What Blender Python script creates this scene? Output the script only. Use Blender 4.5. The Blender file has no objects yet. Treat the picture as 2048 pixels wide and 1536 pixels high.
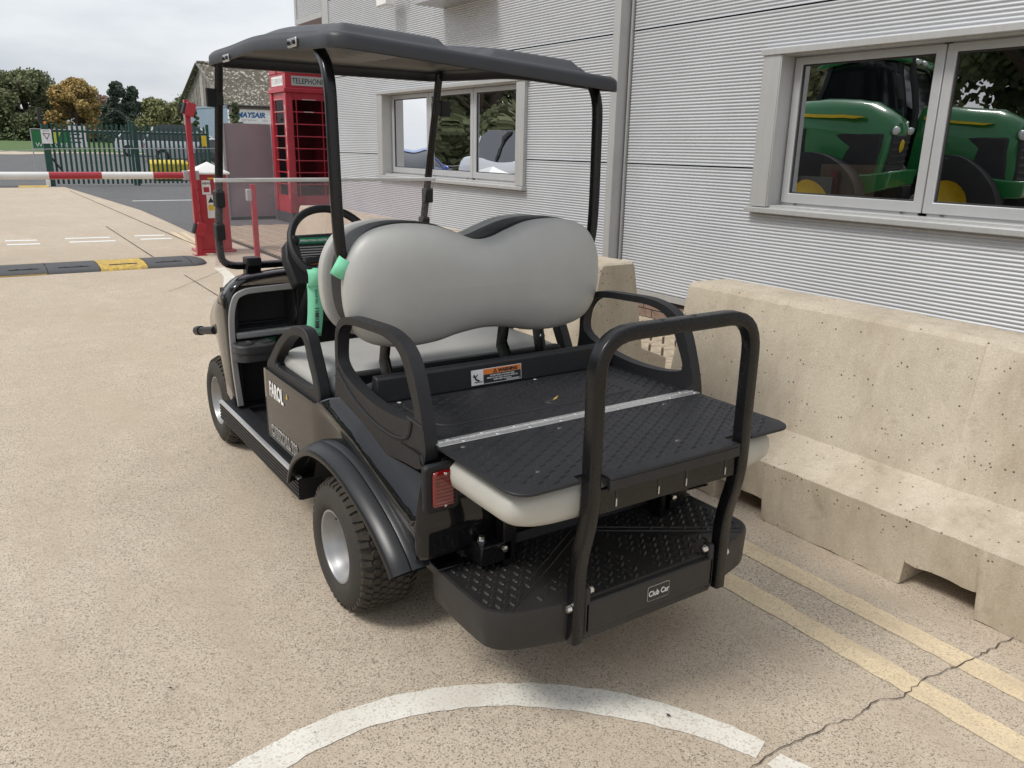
import bpy, bmesh, math, random
from mathutils import Matrix, Vector
random.seed(7)
PI = math.pi
sc = bpy.context.scene
COL = sc.collection

# ------------------------------------------------------------------ camera
yaw, pitch, roll = math.radians(34.0012), math.radians(-16.3442), math.radians(1.1098)
dv = Vector((math.sin(yaw)*math.cos(pitch), math.cos(yaw)*math.cos(pitch), math.sin(pitch)))
rv = dv.cross(Vector((0, 0, 1))).normalized(); uv = rv.cross(dv)
r2 = math.cos(roll)*rv + math.sin(roll)*uv; u2 = -math.sin(roll)*rv + math.cos(roll)*uv
cam_d = bpy.data.cameras.new('camera'); cam = bpy.data.objects.new('camera', cam_d); COL.objects.link(cam)
mw = Matrix.Identity(4)
for i in range(3):
    mw[i][0] = r2[i]; mw[i][1] = u2[i]; mw[i][2] = -dv[i]
mw[0][3], mw[1][3], mw[2][3] = -1.4443, -2.2886, 1.4899
cam.matrix_world = mw
cam_d.sensor_fit = 'HORIZONTAL'; cam_d.sensor_width = 36.0
cam_d.lens = 36.0*1606.75/2048.0
cam_d.clip_start = 0.05; cam_d.clip_end = 4000
sc.camera = cam

# ------------------------------------------------------------------ world, sun, exposure
SUN_DIR = Vector((-0.60, 0.12, 0.79)).normalized()      # towards the sun
world = bpy.data.worlds.new('World'); sc.world = world; world.use_nodes = True
nt = world.node_tree; nt.nodes.clear()
def N(t, **k):
    n = nt.nodes.new(t)
    for a, b in k.items(): setattr(n, a, b)
    return n
sky = N('ShaderNodeTexSky', sky_type='NISHITA'); sky.sun_disc = False
sky.sun_elevation = math.asin(SUN_DIR.z); sky.sun_rotation = math.atan2(SUN_DIR.x, SUN_DIR.y)
sky.air_density = 1.2; sky.dust_density = 2.0
tc = N('ShaderNodeTexCoord'); mp = N('ShaderNodeMapping'); mp.inputs['Scale'].default_value = (1.0, 1.0, 3.2)
nz = N('ShaderNodeTexNoise'); nz.inputs['Scale'].default_value = 2.1; nz.inputs['Detail'].default_value = 7; nz.inputs['Roughness'].default_value = .55
cr = N('ShaderNodeValToRGB')
cr.color_ramp.elements[0].position = .32; cr.color_ramp.elements[0].color = (.52, .56, .62, 1)
cr.color_ramp.elements[1].position = .62; cr.color_ramp.elements[1].color = (.90, .91, .93, 1)
sc10 = N('ShaderNodeMix', data_type='RGBA', blend_type='MULTIPLY'); sc10.inputs[0].default_value = 1.0; sc10.inputs[7].default_value = (8.7, 8.7, 8.7, 1)
mx = N('ShaderNodeMix', data_type='RGBA'); mx.inputs[0].default_value = .86
bg = N('ShaderNodeBackground'); bg.inputs['Strength'].default_value = .086
out = N('ShaderNodeOutputWorld')
L = nt.links.new
L(tc.outputs['Generated'], mp.inputs['Vector']); L(mp.outputs[0], nz.inputs['Vector']); L(nz.outputs['Fac'], cr.inputs[0])
L(cr.outputs[0], sc10.inputs[6]); L(sky.outputs[0], mx.inputs[6]); L(sc10.outputs[2], mx.inputs[7])
L(mx.outputs[2], bg.inputs['Color']); L(bg.outputs[0], out.inputs['Surface'])
sun_d = bpy.data.lights.new('sun', 'SUN'); sun_d.energy = 1.5; sun_d.angle = math.radians(16); sun_d.color = (1, .965, .91)
sun = bpy.data.objects.new('sun', sun_d); COL.objects.link(sun)
sun.rotation_euler = SUN_DIR.to_track_quat('Z', 'Y').to_euler(); sun.location = (0, 0, 30)
vs = sc.view_settings
vs.view_transform = 'Standard'; vs.look = 'None'; vs.exposure = 0.64; vs.gamma = 1.0; vs.use_curve_mapping = False
sc.cycles.max_bounces = 8; sc.cycles.transparent_max_bounces = 12
sc.cycles.sample_clamp_indirect = 6.0

# ------------------------------------------------------------------ materials
MATS = {}
def mat(name, col, rough=.6, metal=0.0, var=.12, vs_=6.0, bump=0.0, bs=60.0, coat=0.0, spec=.5, col2=None, stretch=None, rvar=0.0):
    if name in MATS: return MATS[name]
    m = bpy.data.materials.new(name); m.use_nodes = True; MATS[name] = m
    t = m.node_tree; b = t.nodes['Principled BSDF']
    b.inputs['Roughness'].default_value = rough; b.inputs['Metallic'].default_value = metal
    b.inputs['Coat Weight'].default_value = coat; b.inputs['Coat Roughness'].default_value = .05
    b.inputs['Specular IOR Level'].default_value = spec
    c = t.nodes.new('ShaderNodeTexCoord'); src = c.outputs['Object']
    if stretch:
        mpn = t.nodes.new('ShaderNodeMapping'); mpn.inputs['Scale'].default_value = stretch
        t.links.new(src, mpn.inputs['Vector']); src = mpn.outputs[0]
    n = t.nodes.new('ShaderNodeTexNoise'); n.inputs['Scale'].default_value = vs_; n.inputs['Detail'].default_value = 6; n.inputs['Roughness'].default_value = .65
    t.links.new(src, n.inputs['Vector'])
    r = t.nodes.new('ShaderNodeValToRGB')
    lo = col2 if col2 else tuple(x*(1-var) for x in col); hi = tuple(min(1, x*(1+var)) for x in col)
    r.color_ramp.elements[0].position = .33; r.color_ramp.elements[0].color = (*lo, 1)
    r.color_ramp.elements[1].position = .67; r.color_ramp.elements[1].color = (*hi, 1)
    t.links.new(n.outputs['Fac'], r.inputs[0]); t.links.new(r.outputs[0], b.inputs['Base Color'])
    if rvar:
        mr = t.nodes.new('ShaderNodeMapRange'); mr.inputs['To Min'].default_value = max(.02, rough-rvar); mr.inputs['To Max'].default_value = min(1, rough+rvar)
        n3 = t.nodes.new('ShaderNodeTexNoise'); n3.inputs['Scale'].default_value = vs_*2.3; n3.inputs['Detail'].default_value = 5
        t.links.new(src, n3.inputs['Vector']); t.links.new(n3.outputs['Fac'], mr.inputs['Value']); t.links.new(mr.outputs[0], b.inputs['Roughness'])
    if bump:
        n2 = t.nodes.new('ShaderNodeTexNoise'); n2.inputs['Scale'].default_value = bs; n2.inputs['Detail'].default_value = 4
        bp = t.nodes.new('ShaderNodeBump'); bp.inputs['Strength'].default_value = bump; bp.inputs['Distance'].default_value = .004
        t.links.new(src, n2.inputs['Vector']); t.links.new(n2.outputs['Fac'], bp.inputs['Height']); t.links.new(bp.outputs[0], b.inputs['Normal'])
    return m

def speckle(name, base, base2, dark, light, scale=120.0, amt=.5, rough=.9, stain=None, pits=0.0, bumpd=.002, light_amt=.5, stretch=None):
    """mineral surface: tonal patches, dark and light grains, optional stains and pits"""
    if name in MATS: return MATS[name]
    m = bpy.data.materials.new(name); m.use_nodes = True; MATS[name] = m
    t = m.node_tree; b = t.nodes['Principled BSDF']; b.inputs['Roughness'].default_value = rough; b.inputs['Specular IOR Level'].default_value = .25
    l = t.links.new
    c = t.nodes.new('ShaderNodeTexCoord'); src = c.outputs['Object']
    def noise(s, d=5, rr=.6, vec=None):
        n = t.nodes.new('ShaderNodeTexNoise'); n.inputs['Scale'].default_value = s; n.inputs['Detail'].default_value = d; n.inputs['Roughness'].default_value = rr
        l(vec or src, n.inputs['Vector']); return n.outputs['Fac']
    def ramp(f, p0, p1, c0=(0, 0, 0, 1), c1=(1, 1, 1, 1)):
        r = t.nodes.new('ShaderNodeValToRGB'); r.color_ramp.elements[0].position = p0; r.color_ramp.elements[1].position = p1
        r.color_ramp.elements[0].color = c0; r.color_ramp.elements[1].color = c1; l(f, r.inputs[0]); return r.outputs[0]
    def mixc(f, a, b_, k=1.0, mode='MIX'):
        x = t.nodes.new('ShaderNodeMix'); x.data_type = 'RGBA'; x.blend_type = mode
        if isinstance(f, float): x.inputs[0].default_value = f
        else:
            if k != 1.0:
                mu = t.nodes.new('ShaderNodeMath'); mu.operation = 'MULTIPLY'; mu.inputs[1].default_value = k; l(f, mu.inputs[0]); f = mu.outputs[0]
            l(f, x.inputs[0])
        for q, s in ((6, a), (7, b_)):
            if isinstance(s, tuple): x.inputs[q].default_value = (*s, 1)
            else: l(s, x.inputs[q])
        return x.outputs[2]
    big = ramp(noise(.55, 6, .65), .33, .68)
    colr = mixc(big, base, base2)
    mid = ramp(noise(5.0, 5, .7), .38, .66)
    colr = mixc(mid, colr, tuple(x*.82 for x in base), .45)
    vo = t.nodes.new('ShaderNodeTexVoronoi'); vo.inputs['Scale'].default_value = scale; l(src, vo.inputs['Vector'])
    g = t.nodes.new('ShaderNodeSeparateColor'); l(vo.outputs['Color'], g.inputs[0])
    colr = mixc(ramp(g.outputs[0], .76, .84), colr, dark, amt)
    colr = mixc(ramp(g.outputs[1], .72, .82), colr, light, light_amt)
    v2 = t.nodes.new('ShaderNodeTexVoronoi'); v2.inputs['Scale'].default_value = scale*.42; l(src, v2.inputs['Vector'])
    g2 = t.nodes.new('ShaderNodeSeparateColor'); l(v2.outputs['Color'], g2.inputs[0])
    near2 = ramp(v2.outputs['Distance'], .25, .42, (1, 1, 1, 1), (0, 0, 0, 1)); s2 = ramp(g2.outputs[0], .90, .92)
    m2 = t.nodes.new('ShaderNodeMath'); m2.operation = 'MULTIPLY'; l(near2, m2.inputs[0]); l(s2, m2.inputs[1])
    colr = mixc(m2.outputs[0], colr, dark, amt)
    fine = noise(scale*1.7, 3, .7)
    colr = mixc(ramp(fine, .56, .68), colr, dark, amt*.45)
    if stain:
        mpn = t.nodes.new('ShaderNodeMapping'); mpn.inputs['Scale'].default_value = stretch or (1, 1, .35); l(src, mpn.inputs['Vector'])
        sn = noise(2.6, 7, .7, mpn.outputs[0]); colr = mixc(ramp(sn, .46, .68), colr, stain, .75)
        sn2 = noise(7.5, 7, .75); colr = mixc(ramp(sn2, .57, .72), colr, tuple(x*.72 for x in stain), .5)
    h = fine
    if pits:
        vp = t.nodes.new('ShaderNodeTexVoronoi'); vp.inputs['Scale'].default_value = 60; l(src, vp.inputs['Vector'])
        gp = t.nodes.new('ShaderNodeSeparateColor'); l(vp.outputs['Color'], gp.inputs[0])
        near = ramp(vp.outputs['Distance'], .12, .30, (1, 1, 1, 1), (0, 0, 0, 1))
        sel = ramp(gp.outputs[0], .90, .92)
        mm = t.nodes.new('ShaderNodeMath'); mm.operation = 'MULTIPLY'; l(near, mm.inputs[0]); l(sel, mm.inputs[1])
        colr = mixc(mm.outputs[0], colr, tuple(x*.35 for x in dark), pits)
        hh = t.nodes.new('ShaderNodeMath'); hh.operation = 'SUBTRACT'; l(h, hh.inputs[0]); l(mm.outputs[0], hh.inputs[1]); h = hh.outputs[0]
    bp = t.nodes.new('ShaderNodeBump'); bp.inputs['Strength'].default_value = .6; bp.inputs['Distance'].default_value = bumpd
    l(h, bp.inputs['Height']); l(bp.outputs[0], b.inputs['Normal'])
    l(colr, b.inputs['Base Color'])
    return m

def glassy(name, tint, gloss, haze=0.0, hazecol=(.8, .7, .75), rough=.0, fres=1.5):
    if name in MATS: return MATS[name]
    m = bpy.data.materials.new(name); m.use_nodes = True; MATS[name] = m
    t = m.node_tree; t.nodes.clear(); l = t.links.new
    o = t.nodes.new('ShaderNodeOutputMaterial'); tr = t.nodes.new('ShaderNodeBsdfTransparent'); tr.inputs[0].default_value = (*tint, 1)
    gl = t.nodes.new('ShaderNodeBsdfGlossy'); gl.inputs['Roughness'].default_value = rough; gl.inputs['Color'].default_value = (.95, .97, 1, 1)
    fr = t.nodes.new('ShaderNodeFresnel'); fr.inputs['IOR'].default_value = fres
    ad = t.nodes.new('ShaderNodeMath'); ad.operation = 'ADD'; ad.inputs[1].default_value = gloss; ad.use_clamp = True; l(fr.outputs[0], ad.inputs[0])
    mx_ = t.nodes.new('ShaderNodeMixShader'); l(ad.outputs[0], mx_.inputs[0]); l(tr.outputs[0], mx_.inputs[1]); l(gl.outputs[0], mx_.inputs[2])
    last = mx_.outputs[0]
    if haze:
        df = t.nodes.new('ShaderNodeBsdfTranslucent'); df.inputs[0].default_value = (*hazecol, 1)
        d2 = t.nodes.new('ShaderNodeBsdfDiffuse'); d2.inputs[0].default_value = (*hazecol, 1)
        a2 = t.nodes.new('ShaderNodeMixShader'); a2.inputs[0].default_value = .5; l(df.outputs[0], a2.inputs[1]); l(d2.outputs[0], a2.inputs[2])
        tcn = t.nodes.new('ShaderNodeTexCoord'); nn = t.nodes.new('ShaderNodeTexNoise'); nn.inputs['Scale'].default_value = 260; nn.inputs['Detail'].default_value = 3
        l(tcn.outputs['Object'], nn.inputs['Vector'])
        mr = t.nodes.new('ShaderNodeMapRange'); mr.inputs['From Min'].default_value = .35; mr.inputs['From Max'].default_value = .7
        mr.inputs['To Min'].default_value = haze*.6; mr.inputs['To Max'].default_value = haze*1.5; l(nn.outputs['Fac'], mr.inputs['Value'])
        x = t.nodes.new('ShaderNodeMixShader'); l(mr.outputs[0], x.inputs[0]); l(last, x.inputs[1]); l(a2.outputs[0], x.inputs[2]); last = x.outputs[0]
    l(last, o.inputs['Surface'])
    return m

M_CONC = speckle('yard_concrete', (.515, .43, .33), (.625, .53, .42), (.15, .12, .09), (.77, .68, .55), 280, .76, .92, stain=(.48, .395, .30), bumpd=.003, light_amt=.5, stretch=(1, .25, 1))
M_BLOCK = speckle('barrier_concrete', (.50, .43, .325), (.62, .545, .43), (.22, .175, .125), (.68, .61, .50), 300, .18, .93, stain=(.36, .29, .205), pits=.95, bumpd=.003)
M_ASPH = speckle('asphalt', (.125, .125, .128), (.155, .155, .158), (.05, .05, .05), (.25, .25, .25), 90, .5, .95, bumpd=.003)
M_YEL = speckle('yellow_line_paint', (.70, .565, .36), (.78, .645, .44), (.40, .32, .23), (.82, .70, .50), 230, .6, .85, stain=(.55, .44, .31), bumpd=.002, stretch=(4, 1, 1))
M_WHT = speckle('white_line_paint', (.76, .725, .645), (.82, .79, .71), (.38, .32, .25), (.86, .83, .77), 200, .45, .8, stain=(.64, .58, .49), bumpd=.002)
M_GRASS = mat('grass', (.075, .13, .03), .95, var=.35, vs_=9, bump=.6, bs=30)
M_CLAD = mat('cladding_metal', (.525, .54, .56), .42, .25, var=.05, vs_=1.2)
M_ALU = mat('flashing_metal', (.46, .46, .45), .45, .3, var=.05, vs_=3, stretch=(1, 8, 1))
M_FRAME = mat('window_frame_metal', (.50, .505, .51), .35, .3, var=.03)
M_GASKET = mat('dark_seal_and_shade', (.03, .03, .032), .7)  # real seals and dark parts, also panels standing in for shade
M_PANE = glassy('window_glass', (.40, .45, .46), .30, fres=1.6)
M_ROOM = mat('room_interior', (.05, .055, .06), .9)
M_BRICKP = mat('plinth_brick', (.24, .165, .125), .9, var=.25, vs_=14, bump=.5, bs=60)
M_PAVER = mat('paver_clay', (.44, .36, .265), .9, var=.22, vs_=11, bump=.5, bs=120)
M_JOINT = mat('paver_joint_sand', (.06, .048, .036), .95, var=.3, vs_=30)
M_PLAS = mat('black_textured_plastic', (.015, .0155, .0175), .50, var=.15, vs_=30, bump=.25, bs=500, spec=.4, rvar=.08)
M_PLASG = mat('grey_black_plastic', (.020, .020, .022), .42, var=.18, vs_=8, bump=.15, bs=400, spec=.42, rvar=.1)
M_DECK = mat('deck_plastic', (.0145, .015, .0175), .50, var=.22, vs_=9, bump=.15, bs=300, spec=.45, rvar=.1)
M_STEP = mat('step_plastic', (.020, .019, .0185), .48, var=.3, vs_=10, bump=.2, bs=250, spec=.45, col2=(.022, .021, .021), rvar=.14)
M_GLOSS = mat('gloss_black_body', (.006, .006, .007), .35, var=.2, vs_=3, coat=.9, spec=.05)
M_STEEL = mat('black_powder_coat', (.006, .006, .007),   .28, var=.2, vs_=20, bump=.03, bs=300, rvar=.06, spec=.4)
M_SEAT = mat('grey_vinyl', (.42, .42, .40), .42, var=.05, vs_=5, bump=.12, bs=420, rvar=.06)
M_CUSH = mat('cream_vinyl', (.44, .43, .385), .42, var=.07, vs_=4, bump=.1, bs=420)
M_TRIM = mat('silver_trim', (.46, .46, .46), .4, .5, var=.06)
M_HINGE = mat('hinge_aluminium', (.66, .66, .65), .32, .8, var=.12, vs_=40, stretch=(1, 8, 8))
M_ZINC = mat('zinc_bolt', (.70, .70, .68), .25, 1.0)
M_RUB = mat('tyre_rubber', (.022, .021, .020), .80, var=.35, vs_=14, bump=.3, bs=200, col2=(.045, .038, .030))
M_TREAD = mat('tyre_tread', (.030, .026, .022), .88, var=.3, vs_=18, col2=(.055, .043, .030), bump=.3, bs=150)
M_RIM = mat('silver_rim', (.34, .34, .34), .38, .5, var=.1, vs_=9, rvar=.1)
M_RIMD = mat('dull_screw', (.12, .115, .10), .5, .5)
M_RED_L = mat('tail_lens', (.15, .003, .004), .12, var=.35, vs_=60, coat=1.0)
M_WIND = glassy('windscreen_acrylic', (.965, .935, .95), .015, haze=.065, hazecol=(.74, .69, .71), fres=1.18)
M_EDGE_GLARE = mat('acrylic_edge_glare', (.80, .80, .78), .35)
M_TAG = mat('mint_card', (.22, .66, .42), .8, var=.06)
M_INK = mat('print_ink', (.02, .02, .022), .7)
M_LETW = mat('white_lettering', (.78, .78, .77), .6)
M_LETS = mat('silver_lettering', (.62, .61, .58), .4, .4)
M_ORANGE = mat('orange_label', (.75, .21, .03), .6)
M_GREENL = mat('green_label', (.01, .20, .10), .6)
M_YELL = mat('yellow_print', (.72, .50, .03), .6)
M_LABEL = mat('white_label', (.78, .78, .77), .55)
M_RED = mat('red_gloss_paint', (.40, .012, .028), .35, var=.12, vs_=5, coat=.4, rvar=.12)
M_REDW = mat('weathered_red_paint', (.42, .028, .045), .45, var=.2, vs_=5, coat=.25, col2=(.36, .02, .035), rvar=.15)
M_WHITE = mat('white_paint', (.80, .80, .78), .5, var=.05)
M_OFFW = mat('peeling_white', (.62, .55, .50), .8, var=.15, vs_=30)
M_MAUVE = mat('hoarding_sheet', (.30, .255, .27), .6, var=.05, vs_=2)
M_GREENP = mat('palisade_green', (.010, .060, .046), .5, var=.2, vs_=6)
M_GREY = mat('grey_metal_post', (.42, .42, .43), .5, .2)
M_BLKR = mat('black_rubber', (.06, .062, .068), .75, var=.25, vs_=18, bump=.4, bs=80, col2=(.085, .085, .085))
M_YELR = mat('worn_yellow_rubber', (.60, .40, .06), .8, var=.3, vs_=22, col2=(.30, .23, .11), bump=.4, bs=80)
M_BARK = mat('bark', (.06, .045, .032), .95, var=.3, vs_=12)
M_GLASSD = mat('car_glass', (.012, .015, .018), .06, var=.1, coat=.6)
M_TYRE2 = mat('car_tyre', (.02, .02, .02), .85)
M_ALLOY = mat('alloy_wheel', (.45, .45, .46), .35, .7)
M_CLAMP = mat('clear_lamp', (.65, .67, .68), .15, coat=.6)
M_TAILC = mat('car_tail_lamp', (.45, .02, .02), .2, coat=.6)

# ------------------------------------------------------------------ mesh helpers
class G:
    """collects geometry; G.obj() links it as one mesh object"""
    def __init__(s): s.v = []; s.f = []
    def add(s, v, f):
        o = len(s.v); s.v += [tuple(p) for p in v]; s.f += [tuple(i+o for i in q) for q in f]; return s
    def box(s, x0, x1, y0, y1, z0, z1):
        return s.add([(x0, y0, z0), (x1, y0, z0), (x1, y1, z0), (x0, y1, z0), (x0, y0, z1), (x1, y0, z1), (x1, y1, z1), (x0, y1, z1)],
                     [(0, 3, 2, 1), (4, 5, 6, 7), (0, 1, 5, 4), (1, 2, 6, 5), (2, 3, 7, 6), (3, 0, 4, 7)])
    def prism(s, poly, axis, a, b):
        """poly: 2-D points; axis 0: (y,z) along x; 1: (x,z) along y; 2: (x,y) along z"""
        def P(p, t): return ((t, p[0], p[1]), (p[0], t, p[1]), (p[0], p[1], t))[axis]
        n = len(poly); v = [P(p, a) for p in poly]+[P(p, b) for p in poly]
        f = [tuple(range(n)), tuple(range(2*n-1, n-1, -1))]+[(i, i+n, (i+1) % n+n, (i+1) % n) for i in range(n)]
        return s.add(v, f)
    def grid(s, rows, closed_u=False, closed_v=False):
        n = len(rows[0]); m = len(rows); v = [p for r in rows for p in r]; f = []
        for i in range(m if closed_v else m-1):
            for j in range(n if closed_u else n-1):
                f.append((i*n+j, i*n+(j+1) % n, ((i+1) % m)*n+(j+1) % n, ((i+1) % m)*n+j))
        return s.add(v, f)
    def tube(s, path, w, h=None, n=10, closed=False, cap=True, up=(0, 0, 1), rr=.25):
        """sweep a round (h None) or rounded-rectangular section along path"""
        P = [Vector(p) for p in path]; m = len(P); rows = []
        if h is None: sec = [(w*math.cos(2*PI*k/n), w*math.sin(2*PI*k/n)) for k in range(n)]
        else:
            sec = []; r = rr*min(w, h)
            for cx, cy, a0 in ((w/2-r, h/2-r, 0), (-w/2+r, h/2-r, 90), (-w/2+r, -h/2+r, 180), (w/2-r, -h/2+r, 270)):
                for k in range(4):
                    a = math.radians(a0+30*k); sec.append((cx+r*math.cos(a), cy+r*math.sin(a)))
        up = Vector(up); prev = None
        for i in range(m):
            if closed: t = (P[(i+1) % m]-P[i-1]).normalized()
            else: t = (P[min(i+1, m-1)]-P[max(i-1, 0)]).normalized()
            if prev is None:
                a = up.cross(t)
                if a.length < 1e-4: a = (Vector((0, 0, 1)) if abs(t.z) < .9 else Vector((1, 0, 0))).cross(t)
                a.normalize()
            else:
                a = (prev-t*prev.dot(t)).normalized()
            prev = a; b = t.cross(a)
            rows.append([tuple(P[i]+a*x+b*y) for x, y in sec])
        o = len(s.v); s.grid(rows, True, closed); k = len(sec)
        if cap and not closed:
            s.f.append(tuple(range(o+k-1, o-1, -1))); s.f.append(tuple(range(o+(m-1)*k, o+m*k)))
        return s
    def lathe(s, prof, c, axis=0, n=32, sgn=1):
        """prof: (along, radius) pairs; axis 0/1/2"""
        rows = []
        for k in range(n):
            a = 2*PI*k/n; row = []
            for t, r in prof:
                q = (r*math.cos(a), r*math.sin(a)); t = t*sgn
                row.append(((c[0]+t, c[1]+q[0], c[2]+q[1]), (c[0]+q[0], c[1]+t, c[2]+q[1]), (c[0]+q[0], c[1]+q[1], c[2]+t))[axis])
            rows.append(row)
        return s.grid(rows, False, True)
    def sphere(s, c, rx, ry, rz, n=12, m=8, e=1.0, e2=None):
        e2 = e if e2 is None else e2
        pw = lambda x, k: math.copysign(abs(x)**k, x)
        rows = []
        for i in range(m+1):
            th = -PI/2+PI*i/m; ct, st = pw(math.cos(th), e2), pw(math.sin(th), e2)
            rows.append([(c[0]+rx*ct*pw(math.cos(2*PI*k/n), e), c[1]+ry*ct*pw(math.sin(2*PI*k/n), e), c[2]+rz*st) for k in range(n)])
        return s.grid(rows, True)
    def ring_plate(s, outer, inner, axis, a, b, n=48):
        """plate with one hole: resampled outer and inner loops, extruded"""
        def res(L_):
            L_ = [Vector(p) for p in L_]; d = [(L_[(i+1) % len(L_)]-L_[i]).length for i in range(len(L_))]; T = sum(d); o = []; i = 0; acc = 0
            for k in range(n):
                t = T*k/n
                while acc+d[i] < t: acc += d[i]; i += 1
                o.append(L_[i].lerp(L_[(i+1) % len(L_)], (t-acc)/d[i]))
            return o
        if n == len(outer) == len(inner): O_, I_ = outer, inner
        else: O_, I_ = res(outer), res(inner)
        k0 = 0 if n == len(outer) else min(range(n), key=lambda k: (I_[k]-O_[0]).length); I_ = I_[k0:]+I_[:k0]
        def P(p, t): return ((t, p[0], p[1]), (p[0], t, p[1]), (p[0], p[1], t))[axis]
        rows = [[P(p, a) for p in O_], [P(p, b) for p in O_], [P(p, b) for p in I_], [P(p, a) for p in I_]]
        return s.grid(rows, True, True)
    def xf(s, M): s.v = [tuple(M @ Vector(p)) for p in s.v]; return s
    def obj(s, name, m, parent=None, smooth=False, bevel=0.0, seg=2, kind=None, label=None, ang=40):
        me = bpy.data.meshes.new(name); me.from_pydata(s.v, [], s.f); me.validate(); me.update()
        bm = bmesh.new(); bm.from_mesh(me); bmesh.ops.recalc_face_normals(bm, faces=bm.faces); bm.to_mesh(me); bm.free()
        return link(name, me, m, parent, smooth, bevel, seg, kind, label, ang)

def link(name, me, m, parent=None, smooth=False, bevel=0.0, seg=2, kind=None, label=None, ang=40):
    if m: me.materials.append(m)
    o = bpy.data.objects.new(name, me); COL.objects.link(o)
    if parent is not None: put(o, parent)
    if smooth:
        for p in me.polygons: p.use_smooth = True
        if ang < 180:
            me.set_sharp_from_angle(angle=math.radians(ang))
    if bevel:
        b = o.modifiers.new('bevel', 'BEVEL'); b.width = bevel; b.segments = seg; b.limit_method = 'ANGLE'; b.angle_limit = math.radians(35)
        b.harden_normals = False
        if not smooth:
            for p in me.polygons: p.use_smooth = True
            me.set_sharp_from_angle(angle=math.radians(50))
    if kind: o['kind'] = kind
    if label: o['label'] = label
    return o

ROOTM = {}
def put(o, parent):
    o.parent = parent
    if parent.name in ROOTM: o.matrix_parent_inverse = ROOTM[parent.name].inverted()

def thing(name, label, cat, loc=(0, 0, 0), group=None):
    """an Empty at the thing's base; its parts are modelled in world coordinates"""
    e = bpy.data.objects.new(name, None); COL.objects.link(e); e.empty_display_size = .2
    e.location = loc; ROOTM[e.name] = Matrix.Translation(Vector(loc))
    e['label'] = label; e['category'] = cat
    if group: e['group'] = group
    return e
def tag(o, label, cat, group=None):
    o['label'] = label; o['category'] = cat
    if group: o['group'] = group
    return o
def B(*a): return G().box(*a)

def text(name, s, size, origin, xdir, ydir, m, parent, depth=.0006, align='LEFT', sx=1.0, bold=0.0, shear=0.0):
    cu = bpy.data.curves.new(name, 'FONT'); cu.body = s; cu.size = size; cu.extrude = depth; cu.align_x = align; cu.offset = bold; cu.shear = shear
    cu.resolution_u = 3
    o = bpy.data.objects.new('tmp_text', cu); COL.objects.link(o)
    dg = bpy.context.evaluated_depsgraph_get(); dg.update()
    me = bpy.data.meshes.new_from_object(o.evaluated_get(dg)); bpy.data.objects.remove(o); bpy.data.curves.remove(cu)
    X_ = Vector(xdir).normalized(); Y_ = Vector(ydir).normalized(); Z_ = X_.cross(Y_)
    Mx = Matrix(((X_.x*sx, Y_.x, Z_.x, origin[0]), (X_.y*sx, Y_.y, Z_.y, origin[1]), (X_.z*sx, Y_.z, Z_.z, origin[2]), (0, 0, 0, 1)))
    me.transform(Mx); me.name = name
    me.materials.clear()
    return link(name, me, m, parent)

def fillet(pts, r, n=6):
    """round the inner corners of a 3-D polyline"""
    P = [Vector(p) for p in pts]; o = [P[0]]
    for i in range(1, len(P)-1):
        a = P[i-1]-P[i]; b = P[i+1]-P[i]; rr = r[i-1] if isinstance(r, (list, tuple)) else r
        ra = min(rr, a.length*.49); rb = min(rr, b.length*.49)
        p0 = P[i]+a.normalized()*ra; p1 = P[i]+b.normalized()*rb
        for k in range(n+1):
            t = k/n; o.append(p0*(1-t)**2+P[i]*2*t*(1-t)+p1*t*t)
    o.append(P[-1]); return [tuple(p) for p in o]
def smooth2(pts, n=6, closed=True):
    """Catmull-Rom through 2-D points"""
    m = len(pts); o = []
    for i in range(m if closed else m-1):
        g = (lambda k: pts[k % m]) if closed else (lambda k: pts[max(0, min(m-1, k))])
        p0, p1, p2, p3 = g(i-1), g(i), g(i+1), g(i+2)
        for k in range(n):
            t = k/n
            o.append(tuple(.5*((2*p1[c])+(-p0[c]+p2[c])*t+(2*p0[c]-5*p1[c]+4*p2[c]-p3[c])*t*t+(-p0[c]+3*p1[c]-3*p2[c]+p3[c])*t**3) for c in range(len(p1))))
    if not closed: o.append(pts[-1])
    return o
def rrect(x0, x1, y0, y1, r, n=5):
    o = []
    for cx, cy, a0 in ((x1-r, y1-r, 0), (x0+r, y1-r, 90), (x0+r, y0+r, 180), (x1-r, y0+r, 270)):
        for k in range(n+1):
            a = math.radians(a0+90*k/n); o.append((cx+r*math.cos(a), cy+r*math.sin(a)))
    return o
def interp(tab, x):
    if x <= tab[0][0]: return tab[0][1]
    for (a, p), (b, q) in zip(tab, tab[1:]):
        if x <= b: return p+(q-p)*(x-a)/(b-a)
    return tab[-1][1]
def sstep(a, b, x):
    t = max(0, min(1, (x-a)/(b-a))); return t*t*(3-2*t)

# ------------------------------------------------------------------ setting: ground, roads, markings
GZ = [(-1e4, 0), (32, 0), (47, .46), (70, .9), (100, 1.2), (140, 1.3), (3000, 6)]
def gz(y): return interp(GZ, y)
def sheet(name, x0, x1, y0, y1, dz, m):
    ys = sorted({y0, y1}|{y for y, _ in GZ if y0 < y < y1}); g = G()
    g.grid([[(x0, y, gz(y)+dz), (x1, y, gz(y)+dz)] for y in ys]); o = g.obj(name, m); o['kind'] = 'structure'; return o
sheet('ground', -600, 900, -60, 3000, 0, M_CONC)
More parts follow.
